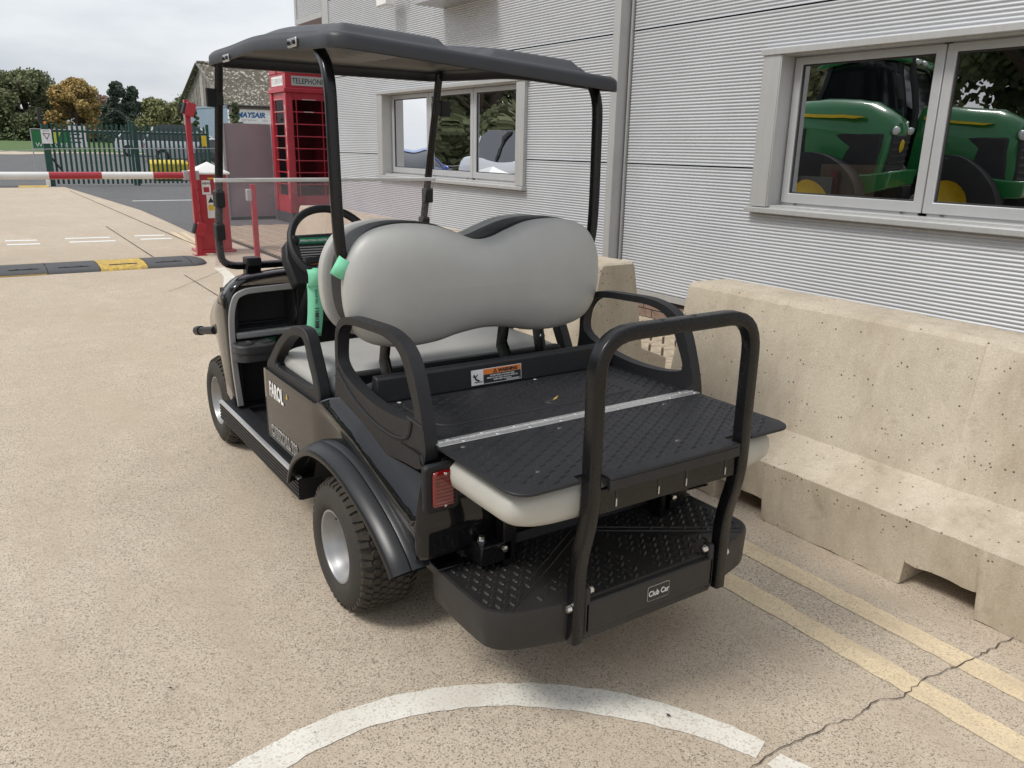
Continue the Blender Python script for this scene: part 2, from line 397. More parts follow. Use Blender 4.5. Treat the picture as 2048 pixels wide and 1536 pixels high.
# asphalt with the concrete edge running away on the left of it
g = G(); g.add([(1.72, 12.0, .004), (3.7, 11.2, .004), (30, 11.2, .004), (30, 28.55, .004), (1.40, 28.55, .004), (1.86, 17.7, .004), (1.80, 14.7, .004)], [(0, 1, 2, 3, 4, 5, 6)])
o = g.obj('asphalt_road', M_ASPH); o['kind'] = 'structure'
sheet('road_beyond_gate', -80, 120, 28.55, 58, .004, M_ASPH)
sheet('grass_verge', -300, 400, 60, 400, .012, M_GRASS)
g = G(); g.add([(-60, 56, gz(56)+.02), (1.5, 54, gz(54)+.02), (4.0, 56, gz(56)+.02), (-2, 66, gz(66)+.02), (-60, 70, gz(70)+.02)], [(0, 1, 2, 3, 4)])
o = g.obj('path', M_CONC); o['kind'] = 'structure'

def marking(name, poly, m, z=.0022, label=None):
    g = G(); g.add([(x, y, z) for x, y in poly], [tuple(range(len(poly)))]); o = g.obj(name, m); o['kind'] = 'structure'
    if label: o['label'] = label
    return o
def rough_strip(pa, pb, step=.05, amp=.004):
    """two polylines -> one strip polygon with slightly uneven edges"""
    def sub(P):
        o = []
        for (a, b), (c, d) in zip(P, P[1:]):
            n = max(1, int(math.hypot(c-a, d-b)/step))
            for k in range(n): t = k/n; o.append((a+(c-a)*t+random.uniform(-amp, amp), b+(d-b)*t+random.uniform(-amp, amp)))
        o.append(P[-1]); return o
    return sub(pa)+sub(pb)[::-1]
marking('yellow_line', rough_strip([(.615, -3.2), (.635, 2.6), (.63, 5.4)], [(.715, -3.2), (.73, 2.6), (.73, 5.4)], .04), M_YEL, label='worn yellow painted line farther from the concrete barriers')
marking('yellow_line', rough_strip([(.86, -3.2), (.89, 2.6), (.88, 5.4)], [(.955, -3.2), (.99, 2.6), (.98, 5.4)], .04), M_YEL, label='worn yellow painted line closer to the concrete barriers')
AO = [(-1.18, -.56), (-.97, -.515), (-.87, -.502), (-.755, -.499), (-.612, -.519), (-.476, -.564), (-.347, -.629), (-.249, -.691), (-.118, -.806), (-.026, -.915), (.047, -1.036), (.094, -1.137), (.112, -1.205)]
AI = [(-1.18, -.655), (-.971, -.621), (-.909, -.608), (-.795, -.595), (-.656, -.609), (-.524, -.65), (-.399, -.71), (-.308, -.775), (-.187, -.888), (-.098, -.992), (-.019, -1.099), (.028, -1.19), (.045, -1.232)]
marking('white_arc', rough_strip(smooth2(AO, 4, False), smooth2(AI, 4, False), .03, .003), M_WHT)
marking('white_arc', rough_strip([(.112, -1.256), (.138, -1.33), (.15, -1.5), (.12, -1.7)], [(.05, -1.262), (.06, -1.33), (.06, -1.5), (.03, -1.7)], .03, .003), M_WHT)
for x0, x1 in ((-2.6, -1.0), (-1.0, -.58), (-.19, .44), (.81, 1.26)):
    if x0 < -2: x1 = -1.3
    marking('white_dash', [(x0, 12.10), (x1, 12.04), (x1, 12.20), (x0, 12.26)], M_WHITE)
    marking('white_dash', [(x0, 11.55), (x1, 11.50), (x1, 11.66), (x0, 11.71)], M_WHITE)
marking('white_road_line', [(2.2, 20.7), (9, 20.5), (9, 20.66), (2.2, 20.86)], M_WHITE, .008)
marking('yellow_box_line', [(1.28, 9.9), (1.36, 9.9), (1.52, 12.6), (1.44, 12.6)], M_YEL)
marking('yellow_box_line', [(1.42, 10.2), (1.50, 10.2), (1.66, 12.5), (1.58, 12.5)], M_YEL)
marking('white_arc', rough_strip(smooth2([(1.02, 8.0), (.95, 7.3), (.76, 6.6), (.62, 5.9)], 4, False), smooth2([(1.14, 8.0), (1.07, 7.25), (.88, 6.5), (.75, 5.9)], 4, False), .08, .006), M_WHT)
# joints and the crack in the concrete
M_CRACK = mat('crack_grit_brown', (.055, .045, .038), .95)  # dark brown of cracks, joints and loose grit
def crack(path, w, name='ground_crack', jit=.006):
    P = []
    for (a, b), (c, d) in zip(path, path[1:]):
        n = max(1, int(math.hypot(c-a, d-b)/.02))
        for k in range(n): t = k/n; P.append((a+(c-a)*t+random.uniform(-jit, jit), b+(d-b)*t+random.uniform(-jit, jit)))
    P.append(path[-1]); L_ = []; R_ = []
    for i, p in enumerate(P):
        q = P[min(i+1, len(P)-1)]; o_ = P[max(i-1, 0)]; dx, dy = q[0]-o_[0], q[1]-o_[1]; d = math.hypot(dx, dy) or 1; ww = w*random.uniform(.4, 1.2)
        L_.append((p[0]-dy/d*ww, p[1]+dx/d*ww, .0046)); R_.append((p[0]+dy/d*ww, p[1]-dx/d*ww, .0046))
    g = G(); g.grid([L_, R_]); o = g.obj(name, M_CRACK); o['kind'] = 'structure'
crack([(-.05, -1.255), (.087, -1.242), (.2, -1.252), (.298, -1.254), (.383, -1.276), (.531, -1.265), (.59, -1.298), (.705, -1.285), (.918, -1.31), (1.135, -1.319), (1.3, -1.33)], .0017)
crack([(1.305, 26), (1.365, 13), (1.39, 9.2)], .012, 'concrete_joint', .002)
crack([(.643, 14), (.57, 9.06)], .010, 'concrete_joint', .002)
crack([(.584, 7.6), (.56, 5.0)], .006, 'concrete_joint', .002)
crack([(.20, 6.55), (.317, 6.69), (1.05, 7.75)], .003, 'concrete_joint', .002)

# brick paving strip between barriers and building (herringbone pavers)
pav = B(1.98, 3.62, -3.0, 13.2, -.02, .012).obj('paving', M_JOINT); pav['kind'] = 'structure'
bw, bl = .1, .2
far = G()
def brick_mesh(l, w):
    g = G(); e = .0065; c = .006
    g.add([(e, e, 0), (l-e, e, 0), (l-e, w-e, 0), (e, w-e, 0), (e+c, e+c, .016), (l-e-c, e+c, .016), (l-e-c, w-e-c, .016), (e+c, w-e-c, .016)],
          [(4, 5, 6, 7), (0, 1, 5, 4), (1, 2, 6, 5), (2, 3, 7, 6), (3, 0, 4, 7)])
    return g
ang45 = math.radians(45)
cand = []
for r in range(-110, 170):
    for k in range(-45, 70):
        ox = r*bw+k*2*bl; oy = r*bw
        cand.append((ox+bl/2, oy+bw/2, 0)); cand.append((ox+bl+bw/2, oy, 1))
pts = []
cx0, cy0 = 2.8, 2.4
c, s = math.cos(ang45), math.sin(ang45)
for px, py, k in cand:
    wx, wy = cx0+(px*c-py*s), cy0+(px*s+py*c)
    if 2.08 < wx < 3.55 and -2.0 < wy < 13.0: pts.append((abs(wx-2.95)+abs(wy-2.4), wx, wy, k))
pts.sort()
meb = brick_mesh(bl, bw)
mesh_brick = bpy.data.meshes.new('brick'); mesh_brick.from_pydata([(x-bl/2, y-bw/2, z) for x, y, z in meb.v], [], meb.f); mesh_brick.materials.append(M_PAVER); mesh_brick.update()
for n_, (d, wx, wy, k) in enumerate(pts):
    rot = ang45+(PI/2 if k else 0)
    if n_ < 260:
        o = bpy.data.objects.new('brick', mesh_brick); COL.objects.link(o); o.parent = pav
        o.location = (wx, wy, .0125+random.uniform(-.0012, .0012)); o.rotation_euler = (random.uniform(-.006, .006), random.uniform(-.006, .006), rot)
    else:
        far.add([(wx+(x-bl/2)*math.cos(rot)-(y-bw/2)*math.sin(rot), wy+(x-bl/2)*math.sin(rot)+(y-bw/2)*math.cos(rot), z+.0125) for x, y, z in meb.v], meb.f)
far.obj('distant_bricks', M_PAVER, pav, kind='stuff')

# ------------------------------------------------------------------ building with ribbed cladding
XW = 3.69
bld = thing('metal_clad_building', 'long building clad in horizontally ribbed light grey metal panels', 'building', (4.5, 4, 0))
RIB = 1.122/44
def clad(y0, y1, z0, z1, name='cladding_panel', x=XW):
    prof = []; k0 = int(math.floor((z0-.253)/RIB)); k = k0
    while .253+k*RIB < z1:
        for t, d in ((0, .0), (.10, .0008), (.28, .0062), (.44, .0082), (.60, .0082), (.78, .0062), (.95, .0008)):
            z = .253+(k+t)*RIB
            if z0 < z < z1: prof.append((z, x-d))
        k += 1
    prof = [(z0, prof[0][1])]+prof+[(z1, prof[-1][1])]
    g = G(); g.grid([[(xx, y0, zz), (xx, y1, zz)] for zz, xx in prof]); return g.obj(name, M_CLAD, bld, smooth=True, ang=80)
ZS = [.253, 1.378, 2.500, 3.622, 4.744]
WIN = [(2.0, -1.74), (8.83, 5.12)]     # left and right edges of the two windows
for z0, z1 in zip(ZS, ZS[1:]):
    z0 += .006; z1 -= .006
    for ya, yb in ((-9.0, 3.49), (3.63, 10.62)):
        w = WIN[0] if ya < 0 else WIN[1]
        wl, wr = w[0]-.02, w[1]+.02
        lo, hi = 1.06, 2.21
        if z1 <= lo or z0 >= hi: clad(ya, yb, z0, z1); continue
        clad(ya, wr, z0, z1); clad(wl, yb, z0, z1)
        if z0 < lo: clad(wr, wl, z0, lo)
        if z1 > hi: clad(wr, wl, hi, z1)
clad(10.9, 12.04, 3.50, 4.744)
G().box(XW+.012, XW+.05, -9, -1.72, .2, 5.2).box(XW+.012, XW+.05, 1.98, 5.14, .2, 5.2).box(XW+.012, XW+.05, 8.81, 10.8, .2, 5.2)\
   .box(XW+.012, XW+.05, -1.72, 1.98, .2, 1.05).box(XW+.012, XW+.05, -1.72, 1.98, 2.23, 5.2).box(XW+.012, XW+.05, 5.14, 8.81, .2, 1.05).box(XW+.012, XW+.05, 5.14, 8.81, 2.23, 5.2)\
   .obj('backing_wall', M_GASKET, bld)
B(XW-.012, XW+.02, -9, 3.50, .195, .253).obj('base_flashing', M_ALU, bld, bevel=.003)
B(XW-.012, XW+.02, 3.64, 10.62, .195, .253).obj('base_flashing', M_ALU, bld, bevel=.003)
g = G()
for k in range(70):
    for rr_ in range(2):
        y0 = -3+k*.225+(.11 if rr_ else 0); g.box(XW+.02+random.uniform(0, .003), XW+.09, y0, y0+.215, .008+rr_*.078, .008+rr_*.078+.068)
g.obj('plinth_bricks', M_BRICKP, bld, kind='stuff')
B(XW+.03, XW+.2, -9, 10.8, 0, .194).obj('plinth', M_JOINT, bld)
G().box(3.55, XW+.01, 3.535, 3.625, .02, 5.0).obj('downpipe_casing', M_ALU, bld, bevel=.006)
G().box(XW-.03, XW+.01, 3.500, 3.520, .02, 5.0).obj('channel', M_ALU, bld, bevel=.003)
G().box(XW-.02, XW+.012, 10.60, 10.86, .02, 5.0).obj('corner_flashing', M_ALU, bld, bevel=.004)
G().box(XW-.018, XW+.03, 10.87, 12.06, 3.42, 3.51).obj('overhang_flashing', M_ALU, bld, bevel=.004)
B(XW-.02, XW+.03, 12.0, 12.10, 3.43, 5.0).obj('overhang_corner', M_ALU, bld, bevel=.004)
B(XW+.04, 12, 10.80, 12.05, 3.425, 5.0).obj('overhang_soffit', M_ALU, bld)
B(XW+.06, 12, 10.62, 10.80, .0, 3.42).obj('end_wall', M_CLAD, bld)
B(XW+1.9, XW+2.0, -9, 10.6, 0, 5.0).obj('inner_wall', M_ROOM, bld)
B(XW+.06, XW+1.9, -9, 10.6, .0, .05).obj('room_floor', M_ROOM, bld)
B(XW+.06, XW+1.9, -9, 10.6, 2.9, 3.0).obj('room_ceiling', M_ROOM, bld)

def window(yl, yr):
    """surround is the part; casements, panes, flashings are sub-parts"""
    XG = 3.80; zb, zt = 1.10, 2.185
    sur = G()
    sur.box(XW-.045, XG+.03, yl-.165, yl-.155, zb, zt).box(XW-.045, XG+.03, yr+.155, yr+.165, zb, zt)
    sur.box(XW-.02, XG+.03, yr+.165, yl-.165, zt-.012, zt).box(XW-.02, XG+.03, yr+.165, yl-.165, zb-.01, zb+.012)
    w = sur.obj('window', M_ALU, bld, bevel=.002)
    for a, b in ((yl, yl-.155), (yr+.155, yr)):
        B(XW-.05, XW+.012, b, a, zb-.002, zt-.001).obj('jamb_flashing', M_ALU, w, bevel=.003)
    yy = (yl+.02, (yl+yr)/2, yr-.02)
    for a, b in ((yy[0], yy[1]+.001), (yy[1]-.001, yy[2])):
        B(XW-.062, XW+.012, b, a, zt-.004, zt+.040).obj('lintel_flashing', M_ALU, w, bevel=.003)
    G().prism([(XW-.075, 1.052), (XW-.075, 1.090), (XG, 1.106), (XG, 1.052)], 1, yr-.015, yl+.03).obj('sill', M_ALU, w, bevel=.004)
    G().ring_plate([(yr+.166, zb+.012), (yl-.166, zb+.012), (yl-.166, zt-.012), (yr+.166, zt-.012)], [(yr+.205, zb+.052), (yl-.205, zb+.052), (yl-.205, zt-.05), (yr+.205, zt-.05)], 0, XG+.004, XG+.028, n=4).obj('outer_frame', M_FRAME, w)
    n = 3; span = (yl-.17)-(yr+.17); cw = span/n
    for k in (1, 2): B(XG+.004, XG+.028, yl-.17-k*cw-.03, yl-.17-k*cw+.03, zb+.012, zt-.012).obj('mullion', M_FRAME, w)
    for k in range(n):
        a = yl-.17-k*cw-.004; b = a-cw+.008; f = .062
        c = G(); c.ring_plate([(b, zb+.03), (a, zb+.03), (a, zt-.02), (b, zt-.02)], [(b+f, zb+.03+f+.01), (a-f, zb+.03+f+.01), (a-f, zt-.02-f+.012), (b+f, zt-.02-f+.012)], 0, XG-.012, XG+.03, n=4)
        c.obj('casement_frame', M_FRAME, w, bevel=.004)
        c = G(); e = f+.002; c.ring_plate([(b+e-.006, zb+.03+e), (a-e+.006, zb+.03+e), (a-e+.006, zt-.02-e+.016), (b+e-.006, zt-.02-e+.016)], [(b+e+.008, zb+.03+e+.018), (a-e-.008, zb+.03+e+.018), (a-e-.008, zt-.02-e+.002), (b+e+.008, zt-.02-e+.002)], 0, XG+.004, XG+.02, n=4)
        c.obj('gasket', M_GASKET, w)
        # slightly bowed sealed glazing
        rows = []
        for i in range(9):
            row = []
            for j in range(9):
                u, v = i/8, j/8; yq = b+f+(a-b-2*f)*u; zq = zb+.03+f+(zt-zb-.05-2*f+.02)*v
                row.append((XG+.012+.0035*math.sin(PI*u)*math.sin(PI*v)+random.uniform(-.00025, .00025), yq, zq))
            rows.append(row)
        G().grid(rows).obj('pane', M_PANE, w, smooth=True, ang=180)
        for q in (.12, .88):
            B(XG-.016, XG-.011, b+(a-b)*q-.012, b+(a-b)*q+.012, zb+.02, zb+.027).obj('drain_slot', M_GASKET, w)
    return w
for a, b in WIN: window(a, b)
# things standing inside the right window
M_CARD = mat('cardboard', (.30, .17, .09), .85, var=.15, vs_=9)
tag(B(3.95, 4.25, 1.16, 1.62, .9, 1.42).obj('cardboard_box', M_CARD, bevel=.004), 'brown cardboard box standing behind the window glass', 'box')  # cardboard carton just inside the glass
g = G().box(3.88, 3.90, 1.46, 1.78, 1.12, 1.33).xf(Matrix.Rotation(0, 4, 'Z'))
tag(g.obj('paper_file', mat('buff_paper', (.42, .36, .30), .8), bevel=.003), 'buff paper file leaning inside the window corner', 'file')
tag(B(3.905, 3.94, 1.44, 1.50, 1.12, 1.38).obj('red_strap', mat('red_cloth', (.40, .05, .03), .8), bevel=.006), 'red strap hanging inside the window beside paper file', 'strap')
# floodlight and wall lamp at the top of the wall
fl = thing('wall_floodlight', 'white box-shaped floodlight on a bracket high on the ribbed wall', 'floodlight', (3.5, 8.15, 3.25))
B(3.42, 3.56, 7.98, 8.28, 3.235, 3.42).obj('housing', M_WHITE, fl, bevel=.012)
B(3.435, 3.545, 8.0, 8.26, 3.222, 3.2352).obj('lens', M_CLAMP, fl, bevel=.004)
G().tube([(3.50, 8.0, 3.36), (3.56, 7.86, 3.40), (3.685, 7.86, 3.40)], .012).obj('bracket', M_GREY, fl)
g = B(3.30, 3.685, 5.75, 6.95, 3.085, 3.16)
tag(g.obj('wall_canopy_lamp', M_GREY, bevel=.01), 'long grey lamp casing fixed high on the ribbed wall', 'lamp')

# ------------------------------------------------------------------ concrete barriers
def barrier(y0, y1, label, notches=(), xc=1.61, grp='concrete barriers along the building'):
    """jersey section along y with fork notches cut in its foot, edges chipped"""
    sec = [(-.430, 0), (-.445, .262), (-.235, .345), (-.135, .855), (-.12, .875), (.12, .875), (.135, .855), (.235, .345), (.445, .262), (.430, 0)]
    ys = sorted({y0, y0+.02, y1-.02, y1}|{y for n in notches for e_ in n for y in (e_-.004, e_+.004)}|{y0+(y1-y0)*k/60 for k in range(1, 60)})
    bm = bmesh.new(); rings = []
    for y in ys:
        e = .012 if y in (y0, y1) else 0; ring = []
        cut = any(a < y < b for a, b in notches)
        for k, (dx, z) in enumerate(sec):
            zz = z
            j = random.uniform(-.004, .004) if 2 < k < 7 else random.uniform(-.002, .002)
            if k in (0, 9) and cut: zz = .095+random.uniform(-.006, .006)
            elif z == 0: zz = max(0, random.uniform(-.004, .006))
            sgn = 1 if dx > 0 else -1
            ring.append(bm.verts.new((xc+dx-sgn*e+j, y, zz-(e if z > .8 else 0)+ (j*.7 if z else 0))))
        rings.append(ring)
    n = len(sec)
    for r0, r1 in zip(rings, rings[1:]):
        for k in range(n-1): bm.faces.new((r0[k], r0[k+1], r1[k+1], r1[k]))
        bm.faces.new((r0[n-1], r0[0], r1[0], r1[n-1]))
    bm.faces.new(rings[0]); bm.faces.new(rings[-1][::-1])
    bmesh.ops.recalc_face_normals(bm, faces=bm.faces)
    me = bpy.data.meshes.new('concrete_barrier'); bm.to_mesh(me); bm.free()
    o = link('concrete_barrier', me, M_BLOCK, None, False, .012, 2); tag(o, label, 'barrier', grp)
    o.modifiers['bevel'].angle_limit = math.radians(20)
    return o
barrier(-1.90, .51, 'weathered concrete barrier with fork notches beside the rear footstep', [(-.30, -.04), (-1.19, -.93)])
barrier(1.18, 3.60, 'weathered concrete barrier hidden behind the grey seat backs', [(1.6, 1.86), (2.9, 3.16)])
barrier(3.66, 6.10, 'weathered concrete barrier seen beyond the steering wheel', [(4.1, 4.36), (5.4, 5.66)])

# ------------------------------------------------------------------ the cart
cart = thing('golf_cart', 'black four-seat golf cart with grey seats, roof and rear diamond-plate deck', 'golf cart', (0, .5, 0))
def C_(g, name, m, **k): return g.obj(name, m, cart, **k)

# --- wheels
def wheel(x, y, sgn, R=.228, W=.20, rim=.118):
    """sgn -1: outer face towards -x; x is the outer face"""
    c = (x, y, R); s = -sgn      # 'along' runs inwards
    w = G().lathe([(.098, .0), (.098, .036), (.092, .046), (.092, .062), (.084, .072), (.088, .084), (.090, .092), (.060, .096), (.050, .102), (.026, .105), (.020, .111), (.006, .112), (.0, .117), (.0, .123), (.01, .125), (.03, .122), (W-.02, .122)], c, 0, 48, s)
    w = C_(w, 'wheel', M_RIM, smooth=True, ang=50)
    t = G().lathe([(.012, .118), (-.004, .128), (-.012, .150), (-.010, .175), (.002, .198), (.018, .212), (.034, .2185), (W/2, .2225), (W-.034, .2185), (W-.018, .212), (W-.002, .198), (W+.008, .17), (W, .125), (W-.02, .118)], c, 0, 64, s)
    t.obj('tyre', M_RUB, w, smooth=True, ang=70)
    bl_ = G()
    n = 46; rows = [.048, .074, .100, .126, .152]
    for i, a_ in enumerate(rows):
        for k in range(n):
            th = 2*PI*(k+(.5 if i % 2 else 0))/n; rr_ = .2205; hx, ht = .0118, .0118
            ring0 = []; ring1 = []
            for q in range(6):
                aa = PI/3*q; du = hx*1.08*math.cos(aa); dt = ht*math.sin(aa)*1.08
                tt = th+dt/rr_
                for RR, ring, f in ((rr_-.002, ring0, 1), (rr_+.0065, ring1, .86)):
                    tt2 = th+dt*f/rr_; ring.append((x+s*(a_+du*f), y+RR*math.cos(tt2), R+RR*math.sin(tt2)))
            o = len(bl_.v); bl_.v += ring0+ring1; bl_.f.append(tuple(range(o+6, o+12)))
            bl_.f += [(o+q, o+(q+1) % 6, o+6+(q+1) % 6, o+6+q) for q in range(6)]
    for side in (0, 1):
        for k in range(n*1):
            th = 2*PI*k/n; d = .036 if (k % 2) else .030
            for (a0, a1, ra, rb) in ((.004, d, .206, .2265),):
                pts_ = []
                for dt, sk in ((-.40, 0), (.10, 0), (.40, .12), (-.10, .12)):
                    pass
                p = 2*PI/n
                def pt(al, rad, an):
                    al2 = al if side == 0 else W-al
                    return (x+s*al2, y+rad*math.cos(an), R+rad*math.sin(an))
                o = len(bl_.v)
                t0, t1 = th-.26*p, th+.26*p; sk = .30*p*(1 if k % 2 else -.2)
                bl_.v += [pt(a0, ra-.006, t0), pt(a0, ra-.006, t1), pt(a1, rb-.008, t1+sk), pt(a1, rb-.008, t0+sk), pt(a0, ra+.006, t0), pt(a0, ra+.006, t1), pt(a1, rb, t1+sk), pt(a1, rb, t0+sk)]
                bl_.f += [(o+4, o+5, o+6, o+7), (o, o+1, o+5, o+4), (o+1, o+2, o+6, o+5), (o+2, o+3, o+7, o+6), (o+3, o, o+4, o+7)]
    bl_.obj('tread_blocks', M_TREAD, w, kind='stuff')
    hub = G().lathe([(.075, 0), (.075, .020), (.099, .028)], c, 0, 16, s).obj('hub_cap', M_STEEL, w, smooth=True)
    for k in range(4):
        a = PI/4+PI/2*k
        G().lathe([(.080, 0), (.080, .008), (.094, .009)], (x, y+.045*math.cos(a), R+.045*math.sin(a)), 0, 6, s).obj('wheel_nut', M_ZINC, w)
    G().tube([(x+s*.03, y+.02, R+.103), (x+s*.012, y+.016, R+.088)], .004, n=6).obj('valve', M_PLAS, w)
    return w
wheel(-.590, -.005, -1); wheel(.590, -.005, 1); wheel(-.505, 1.785, -1, W=.19); wheel(.505, 1.785, 1, W=.19)

# --- chassis
g = G()
for sx in (-1, 1): g.box(sx*.26-.03, sx*.26+.03, -.60, 1.9, .27, .33)
g.box(-.40, .40, -.42, .70, .30, .60)
g.box(-.36, .36, -.47, -.42, .36, .60)
C_(g, 'chassis', M_STEEL, bevel=.004)
C_(G().tube([(-.42, -.005, .228), (.42, -.005, .228)], .035, n=12), 'rear_axle', M_STEEL, smooth=True)
C_(G().tube([(-.40, 1.785, .228), (.40, 1.785, .228)], .025, n=12), 'front_axle', M_STEEL, smooth=True)
C_(B(-.50, .50, .66, 1.42, .27, .318), 'floor', M_PLAS, bevel=.006)
g = G()
for k in range(14): g.box(-.46+k*.066, -.46+k*.066+.03, .72, 1.34, .3181, .3205)
C_(g, 'floor_mat_ribs', M_PLAS, kind='stuff')

# --- running boards: ribbed extrusion with a bright upper strip
for s in (-1, 1):
    prof = [(.500, .262), (.575, .258)]
    for k in range(5):
        z = .262+k*.0145; prof += [(.588, z), (.588, z+.0085), (.580, z+.0095), (.580, z+.0140)]
    prof += [(.586, .3355), (.570, .340), (.500, .340)]
    C_(G().prism([(s*x, z) for x, z in prof], 1, .335, 1.40), 'running_board', M_PLAS)
    rb = C_(G().prism([(s*.572, .341), (s*.589, .337), (s*.5885, .346), (s*.572, .349)], 1, .336, 1.402), 'kick_strip', M_HINGE, bevel=.002)

# --- rear body: side panel carried round the rear corner
LIP = [(-.49, .355), (-.45, .392), (-.36, .445), (-.24, .492), (-.12, .524), (0, .534), (.12, .520), (.22, .480), (.30, .430), (.345, .380), (.375, .325)]
def zb_(d): return max(.350, interp(LIP, d)) if d > -.44 else .40
def zt_(y): return interp([(-.56, .695), (-.1, .71), (.06, .715), (.14, .690), (.22, .650), (.60, .648), (.80, .648)], y)
for s in (-1, 1):
    path = [(.555, .775-.02*k) for k in range(65)]            # (x,y) down to y=-.505
    for k in range(1, 9):
        a = PI/2*k/8; path.append((.52+.035*math.cos(a), -.505-.035*math.sin(a)))
    path += [(.52-.04*k, -.540) for k in range(1, 7)]
    rows = []
    for i, (x, y) in enumerate(path):
        zb = zb_(y) if y > -.44 else interp([(-.55, .41), (-.44, .40)], y); zt = zt_(y)
        row = []
        nrm = (1, 0) if i < 65 else ((math.cos(PI/2*(i-64)/8), -math.sin(PI/2*(i-64)/8)) if i < 73 else (0, -1))
        zc = interp([(-.545, .488), (-.31, .556), (-.10, .620), (.12, .660), (.24, .67), (.9, .67)], y)
        for k in range(25):
            t = k/24; z = zb+(zt-zb)*t; up_ = max(0, z-zc)
            q = -.55*up_-2.0*up_*up_-.014*sstep(.0, .045, zc-z)*sstep(.26, .05, y)-.010*sstep(.645, .66, z)*sstep(.1, .3, y)
            if i >= 65: q *= .25
            row.append((s*(x+nrm[0]*q), y+nrm[1]*q, z))
        # return along the top
        x_, y_, z_ = row[-1]; row.append((x_-s*nrm[0]*.05, y_-nrm[1]*.05, z_+.004)); row.append((x_-s*nrm[0]*.16, y_-nrm[1]*.12, z_+.002))
        rows.append(row)
    p = C_(G().grid(rows), 'body_side', M_GLOSS, smooth=True, ang=60)
    md = p.modifiers.new('thick', 'SOLIDIFY'); md.thickness = .006; md.offset = -1
# front end face of the rear body (below the seat)
C_(B(-.545, .545, .715, .76, .32, .645), 'seat_front_panel', M_GLOSS, bevel=.015)
C_(B(-.50, .50, .02, .72, .59, .640), 'seat_box', M_PLAS, bevel=.01)
# fender flares
for s in (-1, 1):
    rows = []; lp = smooth2(LIP, 5, False)
    for k, (cy, cz) in enumerate(lp):
        p0, p1 = lp[max(k-1, 0)], lp[min(k+1, len(lp)-1)]; ty, tz = p1[0]-p0[0], p1[1]-p0[1]; d = math.hypot(ty, tz); ny, nz_ = -tz/d, ty/d
        row = []
        for x, d in ((.51, .036), (.549, .034), (.562, .026), (.568, .030), (.585, .026), (.612, .010), (.618, .0), (.618, -.010), (.611, -.012), (.600, -.004), (.51, .006)):
            row.append((s*x, cy+ny*d, cz+nz_*d))
        rows.append(row)
    C_(G().grid(rows), 'fender_flare', mat('flare_plastic', (.011, .0115, .013), .33, var=.1, bump=.05, bs=300, spec=.4), smooth=True, ang=35)
    # wheel-house lining
    rows = []
    for k in range(25):
        a = math.radians(12+156*k/24); rows.append([(s*.53, .0+math.cos(a)*.36, .20+math.sin(a)*.37), (s*.34, math.cos(a)*.36, .20+math.sin(a)*.37)])
    rows2 = [[(s*.335, math.cos(math.radians(12+156*k/24))*.36*t, .20+math.sin(math.radians(12+156*k/24))*.37*t) for t in (1.02, .5, .0)] for k in range(25)]
    C_(G().grid(rows).grid(rows2), 'wheel_house', M_PLAS)

# --- lettering on the left flank
XS = -.5535
text('flank_lettering', 'FAROL', .080, (XS-.004, .708, .555), (0, -1, 0), (0, 0, 1), M_LETW, cart, sx=.66, bold=.0022)
G().add([(XS-.0045, .510, .590), (XS-.0045, .496, .590), (XS-.0045, .502, .612)], [(0, 1, 2)]).obj('flank_emblem', M_YELL, cart)
text('flank_lettering', 'CARRYALL 100', .058, (XS-.004, .715, .392), (0, -1, 0), (0, 0, 1), M_LETS, cart, sx=.78, bold=.0035)
text('flank_lettering_fill', 'CARRYALL 100', .058, (XS-.0052, .715, .392), (0, -1, 0), (0, 0, 1), M_GLOSS, cart, sx=.78, bold=-.0010)

# --- front armrests (triangular loops) and rear armrests (D loops)
fa_o = smooth2([(.775, .648), (.715, .712), (.60, .800), (.46, .868), (.36, .885), (.305, .872), (.265, .81), (.215, .72), (.200, .665), (.235, .640), (.40, .640), (.60, .640)], 5)
fa_i = smooth2([(.665, .688), (.60, .752), (.48, .826), (.385, .850), (.335, .84), (.300, .775), (.265, .715), (.275, .690), (.36, .680), (.50, .680), (.62, .679)], 5)
ra_o = smooth2([(.115, .640), (.105, .80), (.100, .90), (.070, .955), (.00, .985), (-.15, .997), (-.29, 1.000), (-.39, .975), (-.445, .92), (-.480, .84), (-.505, .76), (-.512, .70), (-.48, .652), (-.38, .640), (-.20, .618), (-.02, .622)], 5)
ra_i = smooth2([(.076, .825), (.074, .89), (.050, .938), (-.01, .963), (-.15, .974), (-.287, .976), (-.370, .947), (-.418, .875), (-.452, .80), (-.428, .778), (-.34, .762), (-.22, .757), (-.10, .767), (.01, .79)], 5)
for s in (-1, 1):
    a = C_(G().ring_plate(fa_o, fa_i, 0, s*.542, s*.498, 72), 'front_armrest', M_PLAS, smooth=True, bevel=.012, seg=3)
    a = C_(G().ring_plate(ra_o, ra_i, 0, s*.519, s*.480, 90), 'rear_armrest', M_PLAS, smooth=True, bevel=.014, seg=3)
    # raised rib that sweeps below the hand hole and splits the loop from its base
    rib = smooth2([(.09, .80, 0), (.02, .76, 0), (-.08, .722, 0), (-.2, .700, 0), (-.33, .700, 0), (-.41, .725, 0), (-.435, .775, 0)], 5, False)
    G().tube([(s*.519, y, z) for y, z, _ in rib], .006, n=6).obj('rib', M_PLAS, a, smooth=True)
    G().tube([(s*.5205, .112, .772), (s*.5205, .045, .778)], .0025, n=5).obj('joint', M_GASKET, a)
    G().tube([(s*.5205, -.41, .782), (s*.5205, -.50, .778)], .0025, n=5).obj('joint', M_GASKET, a)

